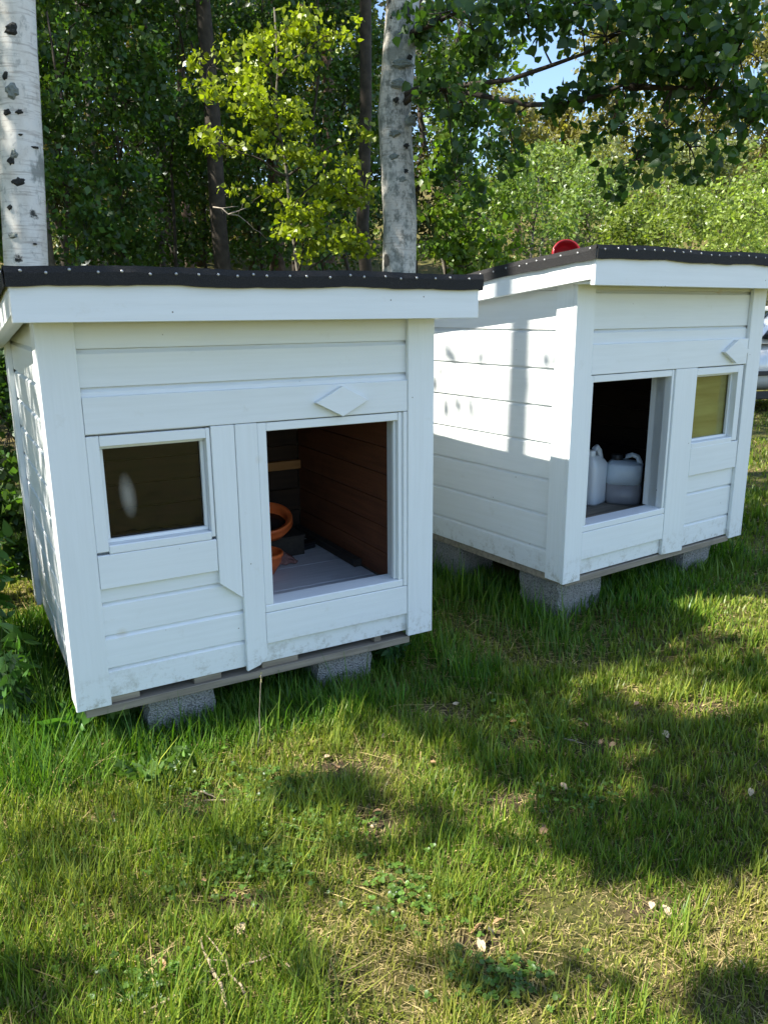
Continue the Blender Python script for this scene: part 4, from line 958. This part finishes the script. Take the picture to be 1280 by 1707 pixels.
# ================================================================== lawn
def in_house(x, y, L, yaw, m):
    c, s = math.cos(yaw), math.sin(yaw); dx, dy = x-L[0], y-L[1]; u = dx*c+dy*s; n = -dx*s+dy*c
    return (u > m) & (u < WD-m) & (n > m) & (n < DP-m), u, n
def near_house(x, y):
    d = np.full(x.shape, 9.0)
    for L, yaw in ((H1L, H1Y), (H2L, H2Y)):
        _, u, n = in_house(x, y, L, yaw, 0)
        d = np.minimum(d, np.hypot(np.maximum(np.maximum(-u, u-WD), 0), np.maximum(np.maximum(-n, n-DP), 0)))
    return d
def build_grass():
    pts = []
    def scatter(x0, x1, y0, y1, dens):
        n = int((x1-x0)*(y1-y0)*dens); pts.append(np.stack([rng.uniform(x0, x1, n), rng.uniform(y0, y1, n)], 1))
    scatter(-1.5, 1.6, 1.1, 2.0, 24000); scatter(-2.2, 2.0, 2.0, 3.0, 18000); scatter(-2.6, 3.0, 3.0, 4.2, 9000); scatter(-3.0, 4.0, 4.2, 6, 3800)
    scatter(-3.5, 1.5, 6, 9, 500); scatter(1.5, 7, 6, 13, 900); scatter(-2.6, -1.5, .9, 2.0, 9000); scatter(-4.2, -2.2, .5, 3.0, 2200); scatter(1.6, 2.6, .9, 2.0, 8000); scatter(2.0, 3.4, 2.0, 3.0, 7000); scatter(2.6, 5, .5, 4.2, 2200); scatter(-4.2, -2.6, 3, 6, 1500)
    P = np.concatenate(pts); x, y = P[:, 0], P[:, 1]
    inside = in_house(x, y, H1L, H1Y, .22)[0] | in_house(x, y, H2L, H2Y, .22)[0]
    big, med, fin = vnoise(x, y, 1.3, 1), vnoise(x, y, 4.2, 2), vnoise(x, y, 13, 3)
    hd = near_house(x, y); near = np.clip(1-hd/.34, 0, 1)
    fr1 = in_house(x, y, H1L, H1Y, 0); fr2 = in_house(x, y, H2L, H2Y, 0)
    infront = ((fr1[2] < .05) & (fr1[1] > -.1) & (fr1[1] < WD)) | ((fr2[2] < .05) & (fr2[1] > 0) & (fr2[1] < WD+.3)); near = np.where(infront, near*.42, near)
    front_left = ((x < -.2) & (y < 2.6))
    patch = .50*big+.32*med+.18*fin                     # bare/dry where low
    dry = np.clip((.45-patch)/.16, 0, 1)*(1-near); br_ = bare(x, y)
    keep = ~inside & (rng.uniform(0, 1, len(x)) < (1-.12*dry)*(1-.72*br_))
    x, y, dry, near, med, big, fin, hd = (a[keep] for a in (x, y, dry, near, med, big, fin, hd)); n = len(x)
    fl = (x < -.1) & (y < 2.7)
    tuft = vnoise(x, y, 7.0, 21)*vnoise(x, y, 3.0, 22); h = .016+.024*med+.030*fin*fin+.075*tuft**1.5+.050*fl*big*(.4+tuft)
    h = h*(1-.30*dry)+near*rng.uniform(.03, .19, n)
    tall_ = rng.uniform(0, 1, n) < .035+.05*fl; h = np.where(tall_, h*rng.uniform(1.3, 1.9, n), h)*rng.uniform(.45, 1.25, n)
    under = in_house(x, y, H1L, H1Y, -.02)[0] | in_house(x, y, H2L, H2Y, -.02)[0]; h = np.where(under, np.minimum(h, .11), h)
    straw = rng.uniform(0, 1, n) < .15+.32*dry+.25*bare(x, y)
    flat = straw | (rng.uniform(0, 1, n) < .12)
    ang = rng.uniform(0, 2*math.pi, n); lean = np.where(flat, rng.uniform(.9, 2.2, n), rng.uniform(.1, .75, n)); h = np.where(flat, h*.8, h)
    dx, dy = np.cos(ang), np.sin(ang); px_, py_ = -dy, dx
    dist = np.hypot(x, y); w = rng.uniform(.0011, .0027, n)*np.clip(dist/2.2, .9, 2.6)
    z = gz(x, y)
    def ring(t, wf):
        r_ = lean*h*t**1.7; hz = h*t*np.where(flat, .35, 1/np.sqrt(1+.6*lean**2))
        c = np.stack([x+dx*r_, y+dy*r_, z+hz-.004], 1); s = np.stack([px_, py_, np.zeros(n)], 1)*(w*wf)[:, None]
        return c, s
    c0, s0 = ring(0., 1.); c1, s1 = ring(.55, .85); c2, s2 = ring(1., .0)
    V = np.stack([c0-s0, c0+s0, c1+s1, c1-s1, c2], 1).reshape(-1, 3)
    i = np.arange(n)*5; T = np.concatenate([np.stack([i, i+1, i+2], 1), np.stack([i, i+2, i+3], 1), np.stack([i+3, i+2, i+4], 1)])
    pal = np.array([(.115, .215, .020), (.19, .275, .028), (.27, .32, .045), (.075, .16, .018)]); k = rng.choice(4, n, p=[.36, .30, .16, .18])
    col = pal[k]; yl = (.6*dry+.5*(1-med)*(1-near))[:, None]*.6; col = col*(1-yl)+np.array([.36, .32, .08])*yl
    lush_shaded = (near > .15)[:, None]; col = np.where(lush_shaded, col*np.array([.58, .82, .7]), col)  # deeper green by the houses, partly their shade put into the blade colour
    sc = np.array([.50, .40, .19])*rng.uniform(.6, 1.25, n)[:, None]; col = np.where(straw[:, None], sc, col)
    col = col*.84*np.exp(rng.normal(0, .20, n))[:, None]
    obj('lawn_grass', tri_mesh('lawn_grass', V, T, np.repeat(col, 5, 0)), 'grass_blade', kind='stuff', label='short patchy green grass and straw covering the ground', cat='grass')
    print('blades', n)
build_grass()

# clover and low broad leaves in the lawn
def build_clover():
    P, N_, Rr, Cc = [], [], [], []
    for px, py, rx, ry, n, sz in ((470, 1340, 90, 50, 420, .0062), (450, 1445, 80, 35, 260, .0065), (300, 1300, 100, 40, 260, .007), (150, 1270, 110, 50, 260, .0065), (690, 1500, 80, 60, 220, .006), (830, 1640, 110, 50, 160, .006), (520, 1400, 90, 40, 200, .006), (250, 1650, 100, 50, 160, .006), (880, 1220, 80, 30, 130, .0065), (600, 1120, 40, 20, 90, .008), (960, 1340, 90, 40, 110, .006), (60, 1150, 60, 60, 350, .009), (340, 1400, 200, 120, 400, .006)):
        for _ in range(n):
            x, y = gpix(px+rng.normal(0, rx*.5), py+rng.normal(0, ry*.5))
            if in_house(np.array([x]), np.array([y]), H1L, H1Y, 0)[0][0]: continue
            if rng.uniform() < .45: continue
            z = float(gz(x, y))+rng.uniform(.010, .038); a0 = rng.uniform(0, 6.28); c = np.array([.10, .185, .03])*math.exp(rng.normal(0, .25))
            for q in range(3):
                a = a0+q*2.094; P.append((x+math.cos(a)*sz*.9, y+math.sin(a)*sz*.9, z)); N_.append((rng.normal(0, .3), rng.normal(0, .3), 1)); Rr.append(sz*rng.uniform(.7, 1.1)); Cc.append(c)
    P, N_, Rr, Cc = map(np.array, (P, N_, Rr, Cc)); N_ /= np.linalg.norm(N_, axis=1)[:, None]
    a = np.cross(N_, [0, 1, .01]); a /= np.linalg.norm(a, axis=1)[:, None]; b_ = np.cross(N_, a); n = len(P)
    V = np.stack([P]+[P+(a*math.cos(t)+b_*math.sin(t))*Rr[:, None]+N_*(.18*Rr)[:, None] for t in np.linspace(0, 2*math.pi, 6, endpoint=False)], 1).reshape(-1, 3)
    i = np.arange(n)*7; T = np.concatenate([np.stack([i, i+1+k, i+1+(k+1) % 6], 1) for k in range(6)])
    obj('clover', tri_mesh('clover', V, T, np.repeat(Cc, 7, 0)), 'leaf', kind='stuff', label='clover and small round weeds among the grass', cat='clover')
build_clover()

# ---- weeds with stems
def weed(px, py, n, h, spread, label, group, leaf=.05, tint=(.05, .12, .025), xy=None):
    x, y = xy if xy else gpix(px, py); o = empty('weed_plant', (x, y, float(gz(x, y))), 0, label=label, cat='weed', group=group); t = Tubes(); P = []
    for k in range(n):
        a = rng.uniform(0, 6.28); r_ = rng.uniform(0, spread); hh = h*rng.uniform(.6, 1.1); b0 = np.array([r_*.4*math.cos(a), r_*.4*math.sin(a), -.01]); tp = np.array([r_*math.cos(a)*1.6, r_*math.sin(a)*1.6, hh])
        s = spline(b0, tp, 4, .03, .02); t.add(s, [.0035, .003, .0026, .002, .001], 4)
        for q in np.linspace(.2, 1, 9):
            i = min(int(q*4), 3); c = s[i]*(1-(q*4-i))+s[i+1]*(q*4-i)
            for _ in range(4): P.append(c+rng.normal(0, .012, 3))
    t.build('stem', 'stem_green', o)
    obj('foliage', leaf_mesh('foliage', np.array(P), leaf, tint, .25, .5, .5, fine=True), 'leaf', o, kind='stuff')
WG = 'tall weeds beside the near house'
for i, (u, n_, h, k) in enumerate(((-.22, .62, .62, 7), (-.30, .95, .75, 8), (-.20, 1.15, .8, 8), (-.42, .7, .55, 7), (-.5, 1.1, .8, 9), (-.18, .35, .38, 6), (-.7, 1.3, .8, 9))):
    q = hpt(H1L, H1Y, u, n_, 0); weed(0, 0, k, h, .10, 'tall dark nettle like weed against the left wall of the near house', WG, .06, xy=(q[0], q[1]))
weed(262, 1305, 6, .09, .07, 'small broad leaved weed in the sunlit grass before the near house', None, .042, (.10, .18, .045))
weed(112, 1245, 4, .10, .05, 'single broad leaf weed below the left corner of the near house', None, .085, (.07, .17, .03))
weed(205, 1210, 7, .12, .07, 'leafy weed under the front left corner of the near house', None, .05, (.12, .19, .04))
weed(650, 1110, 6, .12, .07, 'small leafy weed beside the right front block of the near house', None, .045, (.05, .12, .04))
for px, py, h in ((430, 1255, .28), (295, 1170, .28)):
    x, y = gpix(px, py); o = empty('grass_stalk', (x, y, float(gz(x, y))), 0, label='tall thin seed stalk of grass '+('in front of the doorway side block' if px == 430 else 'in front of the window side block'), cat='grass stalk'); t = Tubes()
    t.add(spline((0, 0, -.01), (.02, .02, h), 6, 0, .008), [.0011, .001, .001, .0009, .0008, .0007, .0005], 4); t.build('stem', 'dead_twig' if px == 430 else 'stem_green', o)
    P = np.array([(.02*t_, .02*t_, h*t_) for t_ in np.linspace(.88, 1, 10)])+rng.normal(0, .001, (10, 3)); obj('seed_head', leaf_mesh('seed_head', P, .009, (.2, .2, .07), .2, -.8, .35), 'leaf', o, kind='stuff')

# ---- sticks and dry leaves
def stick(p0, p1, r, label, fork=None):
    a = np.array([*gpix(*p0), 0]); b_ = np.array([*gpix(*p1), 0])
    for q in (a, b_): q[2] = float(gz(q[0], q[1]))+.022
    o = empty('stick', tuple(a), 0, label=label, cat='stick'); t = Tubes(); s = spline((0, 0, 0), b_-a, 6, .02, .012)
    t.add(s, [r, r*.95, r*.9, r*.8, r*.7, r*.55, r*.35], 6, .15); t.build('shaft', 'twig', o)
    f = Tubes(); q = s[3]; d = b_-a; side = np.array([-d[1], d[0], 0])*.18+d*.16; f.add(spline(q, q+side, 3, .03, .02), [r*.5, r*.42, r*.3, r*.15], 5); f.build('side_twig', 'twig', o)
stick((385, 1705), (335, 1578), .0050, 'thick dry stick standing out of the grass at bottom left of centre')
stick((412, 1680), (345, 1572), .0034, 'thinner dry stick crossing beside the thick one')
stick((240, 1706), (345, 1650), .0042, 'dry stick lying at the bottom edge, left')
stick((370, 1640), (490, 1594), .0030, 'thin dry stick pointing right in the near grass')
stick((478, 1620), (505, 1660), .0030, 'short dark twig right of the crossing sticks')
stick((2, 1452), (72, 1423), .0036, 'dry stick at the left edge of the lawn')
stick((335, 1330), (362, 1342), .0030, 'short pale twig on the bare hollow in front of the near house')
stick((340, 1345), (485, 1348), .0022, 'long thin straw coloured twig across the bare hollow')
stick((940, 1241), (972, 1250), .0030, 'short pale twig in the shaded lawn')
lv = []
for s in range(3):
    V, F = [], []; G = 4
    for j in range(G+1):
        t = j/G; wd = .5*math.sin(math.pi*min(.98, t*.9+.06))*.62
        for sx in (-1, 0, 1): V.append((sx*wd, t-.5, .12*abs(sx)*(1 if s else .6)+.18*math.sin(t*3+s)-.05))
    for j in range(G):
        for q in (0, 1): F.append((j*3+q, j*3+q+1, j*3+q+4, j*3+q+3))
    for mt in ('dry_leaf', 'pale_dry_leaf'):
        me = mesh('dry_leaf', V, F, True); me.materials.append(MATS[mt]); lv.append(me)
spots = [(1108, 1232), (802, 1586), (818, 1562), (832, 1548), (790, 1560), (1085, 1520), (1110, 1530), (622, 1385), (610, 1370), (628, 1362), (1140, 1552), (920, 1300), (1000, 1245), (975, 1215), (720, 1280), (560, 1285), (575, 1300), (545, 1270), (270, 1620), (200, 1310), (905, 1390), (1250, 1330), (1235, 1620), (640, 1235), (760, 1180), (815, 1165), (855, 1210), (1060, 1180), (940, 1320), (905, 1395), (400, 1560), (340, 1480), (1020, 1250), (700, 1205), (1190, 1360)]
for i, (px, py) in enumerate(spots):
    x, y = gpix(px, py); sh = py < 1260 or (px > 850 and py < 1450)
    o = bpy.data.objects.new('dry_leaf', lv[rng.integers(0, 6)]); link(o); z = float(gz(x, y)); sz = rng.uniform(.022, .04)
    o.location = (x, y, z+.018); o.rotation_euler = (rng.normal(0, .35), rng.normal(0, .35), rng.uniform(0, 6.28)); o.scale = (sz, sz, sz)
    tag(o, 'dry brown leaf lying in the shaded part of the lawn' if sh else 'dry brown leaf lying in the sunny part of the lawn', 'dry leaf', 'dry leaves in the shade' if sh else 'dry leaves in the sun')
twigs('dead_branch', 690, 128, 5.55, 4, 'bare pale dead branch right of the grey patched birch'); twigs('dead_branch', 355, 345, 8.7, 6, 'bare pale dead branch in front of the dark pine')
